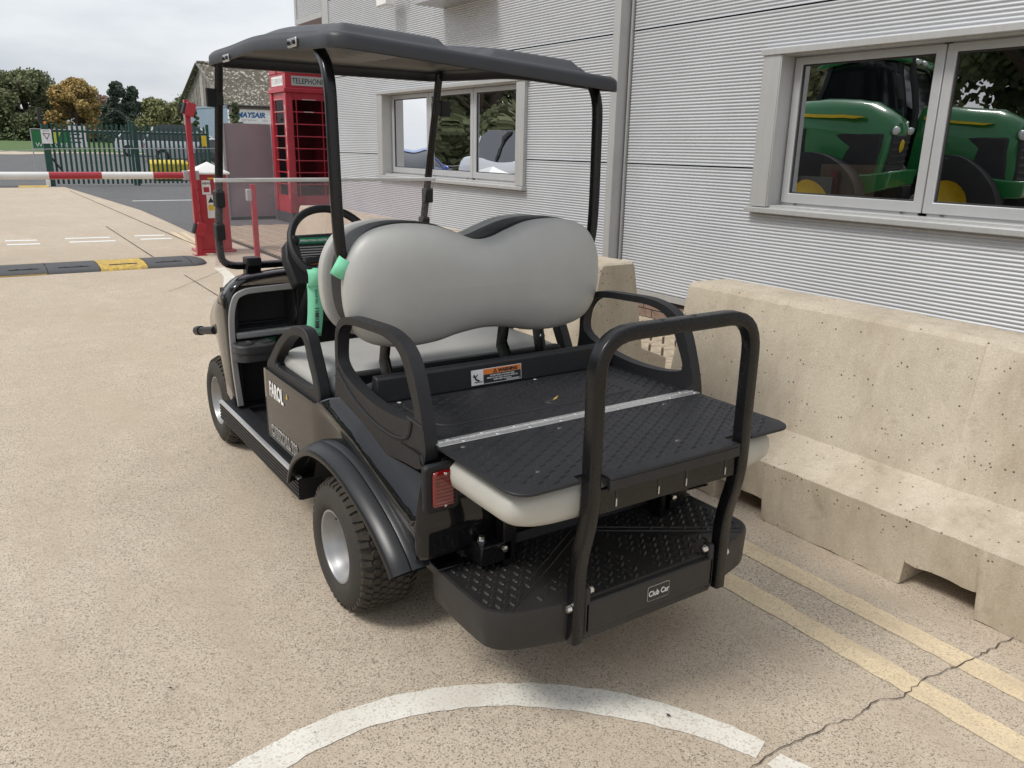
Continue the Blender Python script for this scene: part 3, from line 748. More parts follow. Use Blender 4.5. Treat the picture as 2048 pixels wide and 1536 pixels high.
# --- seats
def lobed(y0, y1, bul, z0=0, name='seat_back', hw=1.0, face=-1):
    """bean-shaped back pad: double-lobed outline, bulging towards `face`"""
    half = [(0, 1.192), (.05, 1.200), (.11, 1.222), (.20, 1.248), (.33, 1.252), (.43, 1.222), (.486, 1.150), (.503, 1.06), (.488, .955), (.43, .885), (.32, .858), (.20, .860), (.10, .880), (0, .890)]
    full = half+[(-x, z) for x, z in half[-2:0:-1]]
    loop = smooth2(full, 6)
    rows = []
    th = y1-y0
    for sc_, yy in [(0, y1), (.80, y1), (.95, y1), (.985, y1+face*.006)]+[(1-(1-math.sin(PI/2*q_/9))*.0+(0 if q_ < 4 else -.085*((q_-3)/6)**2.2), y1+(y0-y1)*(.10+.90*(q_/9)**1.05)) for q_ in range(10)]+[(.86, y0+face*bul*.22), (.76, y0+face*bul*.46), (.62, y0+face*bul*.70), (.45, y0+face*bul*.88), (.25, y0+face*bul*.98), (0, y0+face*bul)]:
        row = []
        for x, z in loop:
            kx = max(-.24, min(.24, x)); kz = 1.05
            row.append(((kx+(x-kx)*sc_)*hw, yy, kz+(z-kz)*sc_+z0))
        rows.append(row)
    return G().grid(rows, True)
sb = C_(lobed(.01, .075, .045, 0, face=-1), 'rear_seat_back', M_SEAT, smooth=True, ang=180)
sf = C_(lobed(.305, .225, .03, .0, face=1, hw=1.0), 'front_seat_back', M_SEAT, smooth=True, ang=180)
C_(lobed(.235, .07, .0, .004, face=1, hw=.975), 'seat_back_shell', M_PLAS, smooth=True, ang=50)
# stitched seams on the rear pad (thin raised welts)
for x0 in (-.36, .30):
    P_ = []
    for k in range(15):
        t = k/14; z = 1.235-.36*t; x = x0+.05*math.sin(PI*t*.9)
        bulge = .045*max(0, 1-((z-1.05)/.21)**4)*.98
        P_.append((x, .010-bulge*.92+.0012, z))
C_(G().sphere((0, .47, .690), .515, .275, .062, 40, 14, .28, .55), 'seat_cushion', M_SEAT, smooth=True, ang=180)
C_(B(-.47, .47, .20, .24, .62, .74), 'seat_cushion_board', M_PLAS, bevel=.01)
for x in (-.33, .14, .26):
    C_(G().tube([(x, .11, .92), (x-.01, .12, .80), (x-.045, -.02, .70)] if x != .26 else [(x, .10, .95), (x, .06, .80), (x, .03, .70)], .060, .012, up=(1, 0, 0)), 'back_strut', M_STEEL, bevel=.002)
C_(G().lathe([(0, .0), (0, .012), (-.006, .012), (-.008, .007), (-.012, .007), (-.012, 0)], (.262, .052, .83), 1, 8), 'strut_bolt', M_ZINC)

# --- canopy and its posts
def canopy():
    x1, y0, y1 = .527, -.03, 1.34
    out_ = rrect(-x1, x1, y0, y1, .055, 8); big = []
    for (a, b), (c, d) in zip(out_, out_[1:]+out_[:1]):
        n = max(1, int(math.hypot(c-a, d-b)/.045))
        for k in range(n): big.append((a+(c-a)*k/n, b+(d-b)*k/n))
    cx, cy = 0, (y0+y1)/2
    def zed(x, y):
        v = (y-y0)/(y1-y0); return 1.752-.034*x/.535*(1-v)**1.2*1.0+.070*sstep(-.1, .62, v)+.006*sstep(.7, 1.0, v)
    def hump(x, y):
        v = (y-y0)/(y1-y0)
        fx = sstep(.07, .115, abs(x))*sstep(.475, .42, abs(x)); fy = sstep(.075, .125, v)*sstep(.92, .80, v)
        return .036*fx*fy+.006*sstep(0, .12, v)*sstep(1, .9, v)
    rows = []
    for sc_, dz in ((1.002, -.040), (1.004, -.036), (1.003, -.008), (1.0, -.002), (.992, .004)):
        rows.append([(cx+(x-cx)*sc_-.008, cy+(y-cy)*sc_, zed(x, y)+dz) for x, y in big])
    n = 40
    for k in range(n):
        s_ = .985*(1-k/(n-1)); rows.append([(cx+(x-cx)*s_-.008, cy+(y-cy)*s_, zed(cx+(x-cx)*s_, cy+(y-cy)*s_)+.006+hump(cx+(x-cx)*s_, cy+(y-cy)*s_)) for x, y in big])
    g = G().grid(rows, True)
    o = C_(g, 'canopy', mat('canopy_plastic', (.030, .032, .038), .46, var=.06, vs_=6, bump=.1, bs=500, rvar=.05), smooth=True, ang=60)
    md = o.modifiers.new('thick', 'SOLIDIFY'); md.thickness = .007; md.offset = -1
    return o
can = canopy()
for y, dz in ((.28, 0), (1.02, .010)):
    G().box(-.5455, -.5385, y-.038, y+.038, 1.786+dz-.013, 1.786+dz+.013).obj('mounting_plate', M_ZINC, can, bevel=.002)
    for q in (-.024, .024): G().lathe([(0, .0), (0, .007), (-.006, .005), (-.006, 0)], (-.5456, y+q, 1.786+dz), 0, 8).obj('plate_screw', M_STEEL, can)
for s in (-1, 1):
    P_ = fillet([(s*.49, .20, 1.765), (s*.505, .085, 1.70), (s*.503, .075, 1.20), (s*.485, .085, 1.13), (s*.455, .15, 1.03)], [.10, .2, .05], 5)
    C_(G().tube(P_, .032, .034, up=(1, 0, 0), rr=.3), 'canopy_post', M_STEEL, smooth=True)
P_ = fillet([(-.505, 1.262, 1.822), (-.512, 1.475, 1.04), (-.495, 1.50, .945), (.495, 1.50, .945), (.512, 1.475, 1.04), (.505, 1.262, 1.822)], [.05, .09, .09, .05], 6)
C_(G().tube(P_, .028, .032, up=(1, 0, 0), rr=.3), 'windscreen_frame', M_STEEL, smooth=True)
# windscreen: lower half up, upper half folded down in front of it
def wy(z): return 1.475-(z-1.04)*.271
scr = G()
for off, zt in ((-.020, 1.335), (-.029, 1.325)):
    z0 = .955; scr.add([(-.535, wy(z0)+off, z0), (.535, wy(z0)+off, z0), (.535, wy(zt)+off, zt), (-.535, wy(zt)+off, zt)], [(0, 1, 2, 3)])
ws = C_(scr, 'windscreen', M_WIND)
G().tube([(-.535, wy(1.335)-.024, 1.335), (.535, wy(1.335)-.024, 1.335)], .018, .017, up=(1, 0, 0)).obj('top_edge_glare', M_EDGE_GLARE, ws)  # glare along the acrylic's upper edge, painted as a white strip
for s in (-1, 1):
    for z, h in ((1.255, .10), (1.11, .10)):
        G().box(s*.512-.020, s*.512+.020, wy(z)-.036, wy(z)+.02, z-h*.36, z+h*.36).obj('post_clip', M_PLAS, ws, bevel=.006)
    z = 1.665; G().box(s*.512-.020, s*.512+.020, wy(z)-.024, wy(z)+.020, z-.030, z+.030).obj('post_clip', M_PLAS, ws, bevel=.006)
    G().prism([(s*.525, wy(z)-.01), (s*.525, wy(z)-.028), (s*.562, wy(z)-.045), (s*.566, wy(z)-.037)], 2, z-.036, z+.036).obj('fold_clip', M_PLAS, ws)
G().box(-.40, -.335, 1.44, 1.525, .945, .985).obj('bottom_clip', M_PLAS, ws, bevel=.006)
G().box(.16, .40, 1.44, 1.525, .95, .975).obj('bottom_clip', M_PLAS, ws, bevel=.006)
C_(B(-.40, -.33, 1.47, 1.53, .88, .945), 'frame_bracket', M_STEEL, bevel=.006)
C_(B(.33, .40, 1.47, 1.53, .88, .945), 'frame_bracket', M_STEEL, bevel=.006)

# --- front cowl: lofted sections
SEC = [(1.250, .550, .922, .345, .135), (1.33, .556, .928, .345, .145), (1.42, .555, .920, .37, .16), (1.50, .548, .900, .49, .17), (1.60, .533, .868, .55, .18), (1.72, .510, .825, .575, .18), (1.85, .495, .795, .575, .18), (1.97, .455, .72, .53, .18), (2.07, .40, .63, .44, .17), (2.13, .33, .53, .40, .12)]
rows = []
for y, hw, zt, zb, r in SEC:
    row = []
    for k in range(7): row.append((-hw*(1-.02*(1-k/6)), y, zb+(zt-r-zb)*k/6))
    for k in range(1, 9):
        a = PI-PI/2*k/8; row.append((-hw+r+r*math.cos(a), y+.02*math.sin(PI*k/16), zt-r+r*math.sin(a)))
    for k in range(1, 8): x = (-hw+r)*(1-2*k/8); row.append((x, y+.02, zt+.022*(1-(x/(hw-r))**2)))
    row += [(-a, b, c) for a, b, c in row[:15][::-1]]
    rows.append(row)
cw = C_(G().grid(rows), 'front_cowl', M_GLOSS, smooth=True, ang=180)
md = cw.modifiers.new('thick', 'SOLIDIFY'); md.thickness = .008; md.offset = -1
C_(B(-.33, .33, 2.05, 2.14, .38, .52), 'front_bumper', M_PLAS, bevel=.02)
C_(G().tube([(-.495, 1.76, .597), (-.502, 2.09, .532)], .020, n=12), 'front_peg', M_PLAS, smooth=True); C_(G().tube([(-.502, 2.02, .546), (-.502, 2.11, .528)], .025, n=12), 'peg_cap', M_PLAS, smooth=True)
text('cowl_lettering', 'CLUB', .03, (-.545, 1.60, .775), (.09, -1, 0), (0, 0, 1), M_LETW, cart, sx=.8)
# --- dashboard filling the cowl opening
dash = C_(G().box(-.53, -.50, 1.29, 1.31, .33, .87).box(-.535, .535, 1.40, 1.42, .318, .70).box(-.235, .535, 1.275, 1.30, .69, .885).box(-.53, -.235, 1.275, 1.30, .855, .885).box(-.525, .525, 1.29, 1.30, .30, .33)
          .box(.50, .53, 1.29, 1.31, .33, .87), 'dashboard', M_PLAS, bevel=.004)
G().box(-.530, -.235, 1.44, 1.452, .69, .86).box(-.53, -.235, 1.30, 1.45, .684, .692).box(-.243, -.235, 1.30, 1.45, .69, .86).box(-.53, -.522, 1.30, 1.45, .69, .86).obj('glove_tray', M_GASKET, dash)
tp = [(-.540, .365), (-.552, .55), (-.552, .74), (-.535, .835), (-.50, .872), (-.40, .884), (0, .890), (.40, .884), (.50, .872), (.535, .835), (.552, .74), (.552, .55), (.540, .365)]
tp = smooth2(tp, 4, False)
G().tube([(x*.985, 1.245, z-.01) for x, z in tp], .026, .012, up=(0, 1, 0)).obj('edge_trim', M_TRIM, dash)
G().tube([(-.525, 1.262, .672), (-.19, 1.262, .676)], .030, .03, up=(0, 1, 0)).obj('cross_trim', M_TRIM, dash)
cup = G().prism(rrect(-.555, -.375, 1.135, 1.27, .05), 2, .575, .648).obj('cup_holder', mat('cup_plastic', (.045, .045, .048), .5, bump=.1, bs=300), dash, bevel=.006)
for x in (-.508, -.423):
    G().lathe([(0, .030), (.0045, .033), (.0045, .040), (0, .042)], (x, 1.20, .648), 2, 20).obj('cup_ring', M_PLASG, dash, smooth=True)
    G().lathe([(0, 0), (.0015, .0305)], (x, 1.20, .6485), 2, 20).obj('cup_well', M_GASKET, dash)
G().tube([(-.556, 1.20, .612), (-.55, 1.14, .612), (-.50, 1.132, .612), (-.40, 1.132, .612), (-.375, 1.16, .612)], .003, n=5).obj('cup_seam', M_PLASG, dash)
G().box(-.355, -.31, 1.39, 1.399, .56, .62).obj('floor_label', M_GREENL, dash)
G().box(-.20, -.16, 1.268, 1.2745, .815, .835).obj('key_label', M_ORANGE, dash)
G().tube([(-.19, 1.262, .662), (-.19, 1.235, .660)], .008, n=8).obj('knob', M_PLAS, dash)
# instrument shroud with operating label
def tilt(p, c, a): # rotate about x-axis through c
    y, z = p[1]-c[1], p[2]-c[2]; return (p[0], c[1]+y*math.cos(a)-z*math.sin(a), c[2]+y*math.sin(a)+z*math.cos(a))
shc = (-.175, 1.10, 1.01); A_ = math.radians(-28)
g = G().prism([(-.315, .90), (-.335, 1.02), (-.325, 1.09), (-.27, 1.125), (-.10, 1.128), (-.03, 1.11), (-.01, 1.06), (-.035, .90)], 1, 1.09, 1.16); g.v = [tilt(p, shc, A_) for p in g.v]
sh = C_(g, 'instrument_shroud', M_PLAS, bevel=.01)
def decal(x0, x1, z0, z1, m, name, d=.0015):
    g = G().box(x0, x1, 1.09-d, 1.0905-d*.3, z0, z1); g.v = [tilt(p, shc, A_) for p in g.v]; return g.obj(name, m, sh)
decal(-.295, -.055, 1.080, 1.108, M_GREENL, 'label_header'); decal(-.265, -.055, .985, .999, M_ORANGE, 'label_bar')
for k in range(6): decal(-.265, -.075-.02*(k % 3), 1.062-.0115*k, 1.067-.0115*k, M_TRIM, 'label_line')
o_ = tilt((-.265, 1.0865, 1.088), shc, A_)
text('label_lettering', 'OPERATING INSTRUCTIONS', .0150, o_, (1, 0, 0), (0, -math.sin(A_), math.cos(A_)), M_LETW, sh)
# steering wheel
sw_c = Vector((-.188, .925, 1.092)); sw_n = Vector((0, -.80, .60)).normalized(); sx_ = Vector((1, 0, 0)); sy_ = sw_n.cross(sx_)*1
if sy_.z < 0: sy_ = -sy_
ring = [tuple(sw_c+sx_*(.174*math.cos(2*PI*k/48))+sy_*(.174*math.sin(2*PI*k/48))) for k in range(48)]
swo = C_(G().tube(ring, .0165, n=10, closed=True, up=tuple(sw_n)), 'steering_wheel', M_PLAS, smooth=True, ang=180)
hub = sw_c-sw_n*.045-sy_*.035
for a in (205, 335, 270):
    r_ = math.radians(a); e = sw_c+sx_*(.165*math.cos(r_))+sy_*(.165*math.sin(r_))
    G().tube([tuple(hub), tuple(hub.lerp(e, .5)-sw_n*.004), tuple(e)], .030 if a != 270 else .035, .012, up=tuple(sw_n)).obj('spoke', M_PLAS, swo, smooth=True)
for a in (170, 10, 210, 330):
    r_ = math.radians(a); e = sw_c+sx_*(.160*math.cos(r_))+sy_*(.160*math.sin(r_)); G().sphere(tuple(e), .022, .018, .022, 10, 6).obj('thumb_grip', M_PLAS, swo, smooth=True, ang=180)
G().lathe([(-.015, 0), (-.015, .030), (.0, .034), (.015, .030), (.015, 0)], tuple(hub), 1, 20).obj('horn_boss', M_PLAS, swo, smooth=True)
C_(G().tube([tuple(hub), (-.20, 1.10, .93), (-.22, 1.32, .66)], .030, n=12), 'steering_column', M_PLAS, smooth=True)

# --- green paper tags hang on wheel and post
def ribbon(name, path, w, wdir, label):
    wd = Vector(wdir).normalized()*w/2; rows = [[tuple(Vector(p)-wd), tuple(Vector(p)+wd)] for p in path]
    o = G().grid(rows).obj(name, M_TAG, smooth=True, ang=180); md = o.modifiers.new('thick', 'SOLIDIFY'); md.thickness = .0012
    return tag(o, label, 'paper tag')
tg = thing('paper_tag', 'long mint green card tag with handwriting hanging from the steering wheel', 'paper tag', (-.31, .84, .75))
Q = Vector((-.302, .850, 1.000)); wd = Vector((.92, -.38, 0)).normalized()
pathA = [Q+Vector((0, 0, .012)), Q+Vector((-.004, -.030, .0)), Q+Vector((-.004, -.036, -.03)), Q+Vector((-.003, -.020, -.060)), Q+Vector((0, .008, -.066))]
pathB = [Q+Vector((-.004, -.010, -.050)), Q+Vector((-.006, -.015, -.11)), Q+Vector((-.012, -.016, -.19)), Q+Vector((-.022, -.012, -.265))]
for nm, pth, w in (('tag_loop', pathA, .066), ('tag_card', pathB, .062)):
    rows = [[tuple(p-wd*w/2), tuple(p+wd*w/2)] for p in [Vector(q) for q in smooth2([tuple(p) for p in pth], 5, False)]]
    o = G().grid(rows).obj(nm, M_TAG, tg, smooth=True, ang=180); md = o.modifiers.new('thick', 'SOLIDIFY'); md.thickness = .0010
base = Q+Vector((-.0075, -.0185, -.072))
text('tag_lettering', 'Stock No:', .015, tuple(base), (-.01, .0, -1), (.92, -.38, .0), M_INK, tg)
text('tag_lettering', '11881308', .022, tuple(base+Vector((-.004, -.0015, -.072))), (-.03, .0, -1), (.92, -.38, .0), M_INK, tg, bold=.0006)
text('tag_lettering', 'DEPOT', .016, tuple(Q+Vector((-.045, -.0165, -.262))), (.92, -.38, 0), (0, 0, 1), M_INK, tg)
rows = []
for k in range(9):
    a = math.radians(-80+190*k/8); c0 = Vector((-.492, .075, 1.130)); d0 = Vector((.42, -.25, .85)).normalized(); e0 = Vector((.80, .10, -.36)).normalized(); e0 = (e0-d0*e0.dot(d0)).normalized(); f0 = d0.cross(e0)
    if f0.y > 0: f0 = -f0
    p = c0+e0*(.032*math.sin(a))+f0*(.034*math.cos(a)); rows.append([tuple(p-d0*.034), tuple(p+d0*.028)])
o = G().grid(rows).obj('paper_tag', M_TAG, smooth=True, ang=180); md = o.modifiers.new('thick', 'SOLIDIFY'); md.thickness = .001
tag(o, 'short mint green paper tag wrapped round the canopy post by the seat', 'paper tag')

# --- rear deck
C_(G().box(-.49, .49, -.492, -.095, .690, .7225), 'deck', M_DECK, bevel=.004)
C_(G().prism([(x, y) for x, y in rrect(-.405, .345, -.385, -.125, .05)], 2, .7226, .7255), 'deck_hatch', M_DECK, bevel=.0012)
hl = [(x, y, .7228) for x, y in rrect(-.4085, .3485, -.3885, -.1215, .053)]
C_(G().tube(hl, .0022, n=5, closed=True), 'hatch_gap', M_GASKET)
la = C_(G().lathe([(0, .022), (.002, .024), (.002, .030), (0, .032)], (.022, -.345, .7252), 2, 24), 'hatch_latch', M_PLASG, smooth=True)
G().box(-.004, .048, -.352, -.338, .7254, .7262).obj('latch_slot', M_GASKET, la)
lf = G().add([(.018, -.352, .7285), (.032, -.343, .732), (.058, -.330, .7335), (.038, -.345, .7295)], [(0, 1, 2, 3)])
tag(lf.obj('fallen_leaf', mat('yellow_leaf', (.62, .40, .08), .8)), 'small yellow leaf lying on the deck latch', 'leaf')
beam = C_(G().prism([(-.100, .722), (-.094, .800), (-.080, .806), (-.060, .806), (-.040, .722)], 0, -.465, .465), 'deck_back_rail', M_PLAS, bevel=.005)
# warning label on the rail
n_r = Vector((0, -.078, .006)).normalized(); upr = Vector((0, .006, .078)).normalized()
def on_rail(x, t, d=.001): p = Vector((x, -.1005, .722))+upr*t+Vector((0, -1, .077))*d; return tuple(p)
def rail_rect(x0, x1, t0, t1, m, name, d): return G().add([on_rail(x0, t0, d), on_rail(x1, t0, d), on_rail(x1, t1, d), on_rail(x0, t1, d)], [(0, 1, 2, 3)]).obj(name, m, beam)
rail_rect(-.130, .070, .010, .062, M_LABEL, 'warning_label', .0012)
rail_rect(-.083, .068, .0425, .060, M_ORANGE, 'label_band', .0018); rail_rect(-.083, .068, .012, .0420, M_INK, 'label_field', .0018)
text('label_lettering', '\u25B3 WARNING', .016, on_rail(-.045, .0455, .0024), (1, 0, 0), tuple(upr), M_INK, beam, bold=.0006)
for k, s_ in enumerate(('DO NOT RIDE IN THE CARGO AREA.', 'RIDING IN THE CARGO AREA MAY RESULT IN', 'SEVERE INJURY OR DEATH.')):
    text('label_lettering', s_, .0068, on_rail(-.0075, .034-.0075*k, .0024), (1, 0, 0), tuple(upr), M_LETW, beam, align='CENTER', sx=.88)
for k in range(12): rail_rect(.008+k*.0045, .0105+k*.0045, .013, .018, M_LABEL, 'bar_code', .0024)
G().tube([on_rail(-.120, .046, .002), on_rail(-.112, .030, .002), on_rail(-.100, .024, .002)], .0030, n=6).obj('falling_figure', M_INK, beam)
G().tube([on_rail(-.124, .040, .002), on_rail(-.112, .038, .002), on_rail(-.106, .046, .002)], .0018, n=6).obj('falling_figure', M_INK, beam)
G().tube([on_rail(-.118, .020, .002), on_rail(-.088, .020, .002)], .0014, n=6).obj('falling_figure', M_INK, beam)
for x in (-.40, .12):
    C_(G().lathe([(0, 0), (.003, 0), (.003, .005), (0, .008)], (x, -.112, .7226), 2, 10), 'deck_screw', M_ZINC)
# flap: plate with notches for the grab-bar posts and a turned-down lip between them
fl_poly = [(-.49, -.520), (.49, -.520), (.49, -.850)]
for k in range(7): a = -PI/2*k/6; fl_poly.append((.435+.055*math.cos(a), -.850+.055*math.sin(a)))
fl_poly += [(.305, -.905), (.300, -.868), (.232, -.868), (.232, -.928), (-.232, -.928), (-.232, -.868), (-.300, -.868), (-.305, -.905)]
for k in range(7): a = -PI/2-PI/2*k/6; fl_poly.append((-.435+.055*math.cos(a), -.850+.055*math.sin(a)))
fl_poly += [(-.49, -.850)]
flap = C_(G().prism(fl_poly, 2, .7185, .7265), 'deck_flap', M_DECK, bevel=.0025)
G().box(-.2318, .2318, -.9285, -.915, .690, .7186).obj('flap_lip', M_DECK, flap, bevel=.003)

def diamonds(test, x0, x1, y0, y1, z, pitch=.0335, L_=.029, W_=.0066, H=.0034, rot=0.0):
    """five-bar style tread: lens-shaped bumps, alternate rows turned"""
    g = G(); i = 0; cx, cy = (x0+x1)/2, (y0+y1)/2; c, s = math.cos(rot), math.sin(rot)
    nx = int((x1-x0)/pitch*1.5)+2; ny = int((y1-y0)/pitch*1.5)+2
    for i in range(-nx, nx):
        for j in range(-ny, ny):
            px, py = i*pitch*.98, j*pitch*.62
            turn = (i+j) % 2
            ux, uy = (1, .28) if turn else (.35, 1)
            wx, wy_ = cx+px*c-py*s, cy+px*s+py*c
            if not (x0 < wx < x1 and y0 < wy_ < y1) or not test(wx, wy_): continue
            vx, vy = ux*c-uy*s, ux*s+uy*c; d = math.hypot(vx, vy); vx /= d; vy /= d
            a, b = (L_/2 if turn else L_/2*.80), W_/2
            P = [(-a, 0, 0), (-a*.45, -b, 0), (a*.45, -b, 0), (a, 0, 0), (a*.45, b, 0), (-a*.45, b, 0), (-a*.62, 0, H), (a*.62, 0, H)]
            o = len(g.v)
            g.v += [(wx+p*vx-q*vy, wy_+p*vy+q*vx, z+h) for p, q, h in P]
            g.f += [(o, o+1, o+6), (o+1, o+2, o+7, o+6), (o+2, o+3, o+7), (o+3, o+4, o+7), (o+4, o+5, o+6, o+7), (o+5, o, o+6)]
    return g
inf = lambda x, y: (abs(x) < .455 or y > -.86) and not (abs(abs(x)-.267) < .05 and y < -.85) and abs(x) < .47-max(0, (-.82-y))
diamonds(inf, -.468, .468, -.885, -.545, .7264).obj('tread', M_DECK, flap, kind='stuff')
inh = lambda x, y: (-.39 < x < .33 and -.37 < y < -.14) and math.hypot(x-.022, y+.345) > .045
diamonds(inh, -.395, .335, -.372, -.135, .7254).obj('tread', M_DECK, cart, kind='stuff')
inr = lambda x, y: not (-.425 < x < .365 and y > -.405)
diamonds(inr, -.475, .475, -.485, -.12, .7224).obj('tread', M_DECK, cart, kind='stuff')
for x, y in ((-.43, -.56), (-.36, -.80), (-.12, -.57), (.10, -.82), (.30, -.56)):
    G().lathe([(0, 0), (.002, 0), (.002, .006), (0, .008)], (x, y, .7264), 2, 10).obj('flap_screw', M_RIMD, flap)
# piano hinge
hg = C_(G().box(-.487, .487, -.503, -.480, .7230, .7262).box(-.487, .487, -.534, -.511, .7268, .7296), 'hinge', M_HINGE, bevel=.0008)
g = G()
for k in range(38):
    x0 = -.486+k*.0256; g.tube([(x0, -.507, .7275), (x0+.0235, -.507, .7275)], .0046, n=8)
g.obj('hinge_knuckles', M_HINGE, hg, smooth=True)
for k in range(9):
    x = -.44+k*.11
    for y, z in ((-.4895, .7262), (-.525, .7296)): G().lathe([(0, 0), (.0026, 0), (.002, .0035), (0, .006)], (x+(.03 if y < -.5 else 0), y, z), 2, 10).obj('rivet', M_ZINC, hg)
# cushion under the flap, reversed
C_(G().sphere((0, -.692, .653), .480, .186, .072, 48, 18, .26, .66), 'rear_cushion', M_CUSH, smooth=True, ang=180)
C_(B(-.36, .36, -.80, -.55, .590, .640), 'cushion_support', M_STEEL, bevel=.006)
for s in (-1, 1):
    C_(B(s*.30-.022, s*.30+.022, -.60, -.552, .34, .62), 'flap_bracket', M_STEEL, bevel=.004)
    C_(B(s*.345-.05, s*.345+.05, -.60, -.50, .375, .435), 'bumper_bracket', M_STEEL, bevel=.004)
    C_(G().lathe([(0, .0), (0, .010), (-.010, .010), (-.012, 0)], (s*.325, -.604, .42), 1, 6), 'bracket_bolt', M_ZINC)
    C_(G().lathe([(0, .014), (.004, .014), (.004, .009), (.014, .009), (.014, 0)], (s*.37, -.56, .435), 2, 8), 'bracket_bolt', M_ZINC)
C_(B(-.40, .40, -.50, -.47, .27, .62), 'underside_shade_panel', M_GASKET)  # added dark panel standing in for shade under the flap
C_(B(-.46, .46, -.53, -.47, .40, .47), 'rear_bumper', M_GLOSS, bevel=.02)
# --- grab bar
P_ = fillet([(-.268, -.860, .248), (-.268, -.860, .47), (-.268, -.898, .62), (-.268, -.898, 1.078), (.268, -.898, 1.078), (.268, -.898, .62), (.268, -.860, .47), (.268, -.860, .248)], [.06, .06, .105, .105, .06, .06], 7)
gb = C_(G().tube(P_, .039, .037, up=(1, 0, 0), rr=.18), 'grab_bar', M_STEEL, smooth=True, ang=50)
C_(B(-.245, .245, -.905, -.893, .622, .690), 'slotted_panel', M_STEEL, bevel=.003)
for x in (-.19, -.045, .055, .205):
    C_(B(x-.004, x+.004, -.9062, -.9045, .632, .680), 'slot_shade', M_GASKET)  # dark strip painted in for the shade inside an open slot
    C_(B(x-.0018, x+.0018, -.9068, -.9060, .634, .655), 'slot_edge', M_HINGE)
for x in (-.07, .04):
    C_(G().lathe([(0, 0), (.003, 0), (.002, .006), (0, .008)], (x, -.898, 1.0965), 2, 10), 'bar_plug', M_PLAS)
# --- footstep
def step_loop(e=0.0, z=0.0, rear=0.0):
    P = [(-.30+e*.3, -.425-e), (-.43, -.435-e), (-.488+e, -.49), (-.490+e, -.75), (-.475+e, -.800+e*.5), (-.43, -.828+e), (-.292, -.852+e), (-.27, -.862+e), (.27, -.862+e), (.292, -.852+e), (.43, -.828+e), (.475-e, -.800+e*.5), (.490-e, -.75), (.488-e, -.49), (.43, -.435-e), (.30, -.425-e)]
    return [(x, y, z) for x, y in P]
SL = [(-.30, -.43), (-.42, -.435), (-.475, -.465), (-.492, -.52), (-.492, -.72), (-.480, -.775), (-.440, -.812), (-.36, -.836), (-.292, -.852), (.292, -.852), (.36, -.836), (.440, -.812), (.480, -.775), (.492, -.72), (.492, -.52), (.475, -.465), (.42, -.435), (.30, -.43)]
SLS = smooth2(SL[:9], 4, False)+smooth2(SL[9:], 4, False)
g = G(); rows = []
for sc_, z in ((.975, .247), (.985, .250), (.99, .256), (1.0, .350), (.994, .3595), (.975, .3605), (.965, .3575), (0, .3575)):
    rows.append([(x*sc_, -.64+(y+.64)*(sc_ if sc_ else 0), z) for x, y in SLS])
g.grid(rows, True)
stp = C_(g, 'footstep', M_STEP, smooth=True, ang=35)
G().box(-.242, .242, -.868, -.846, .262, .352).obj('front_face', M_STEP, stp, bevel=.005)
G().box(-.238, .238, -.862, -.838, .240, .263).obj('toe_lip', M_STEP, stp, bevel=.004)
for s in (-1, 1):
    G().box(s*.232-.011, s*.232+.011, -.868, -.835, .25, .395).obj('post_lug', M_STEP, stp, bevel=.008)
    G().lathe([(0, 0), (0, .012), (.012, .011), (.016, .006), (.016, 0)], (s*.232-s*.012, -.850, .378), 0, 12, -s).obj('pivot_bolt', M_ZINC, stp, smooth=True)
    G().lathe([(0, 0), (0, .011), (.012, .010), (.014, 0)], (s*.288, -.862, .352), 0, 8, s).obj('pivot_bolt', M_ZINC, stp)
def seg(x, y):
    # fan-shaped panels divided by smooth ribs that meet at the middle
    if abs(x) > .462 or y < -.80-.04*(abs(x) < .29) or y > -.455: return False
    if abs(abs(x)-.268) < .036 and y < -.79: return False
    if abs(x) > .44 and (y < -.775 or y > -.48): return False
    a = math.atan2(y+.52, x); lines = (-.62, PI*-1+.62, -1.45)
    r = math.hypot(x, y+.52)
    return all(abs(math.sin(a-l_))*r > .022 or math.cos(a-l_) < 0 for l_ in lines)
diamonds(seg, -.465, .465, -.84, -.45, .3572, pitch=.0335, L_=.033, W_=.0115, H=.0038, rot=.35).obj('tread', M_STEP, stp, kind='stuff')
for e_ in (((0, -.52), (-.44, -.795)), ((0, -.52), (.44, -.795)), ((0, -.52), (-.07, -.84))):
    (ax, ay), (bx_, by_) = e_
    for o_ in (-.012, .012):
        d = math.hypot(bx_-ax, by_-ay); nx_, ny_ = -(by_-ay)/d*o_, (bx_-ax)/d*o_
        G().tube([(ax+nx_, ay+ny_, .3575), (bx_+nx_, by_+ny_, .3575)], .0035, n=6).obj('step_rib', M_STEP, stp, smooth=True)
em = G().prism([(x, z) for x, z in rrect(-.020, .062, .287, .332, .006)], 1, -.8695, -.8675).obj('emblem_border', M_LETS, stp)
G().prism([(x, z) for x, z in rrect(-.0187, .0607, .2883, .3307, .005)], 1, -.8702, -.8680).obj('emblem_plate', M_STEP, stp)
text('emblem_lettering', 'Club Car', .024, (.021, -.8708, .302), (1, 0, 0), (0, 0, 1), M_LETW, stp, align='CENTER', sx=.86, bold=.0003)
# arms carrying the step
for s in (-1, 1):
    C_(G().tube([(s*.26, -.45, .30), (s*.26, -.60, .262), (s*.26, -.84, .256)], .05, .03, up=(1, 0, 0)), 'step_arm', M_STEEL)
    C_(B(s*.44-.05, s*.44+.05, -.53, -.40, .335, .365), 'step_wing_arm', M_STEEL, bevel=.004)
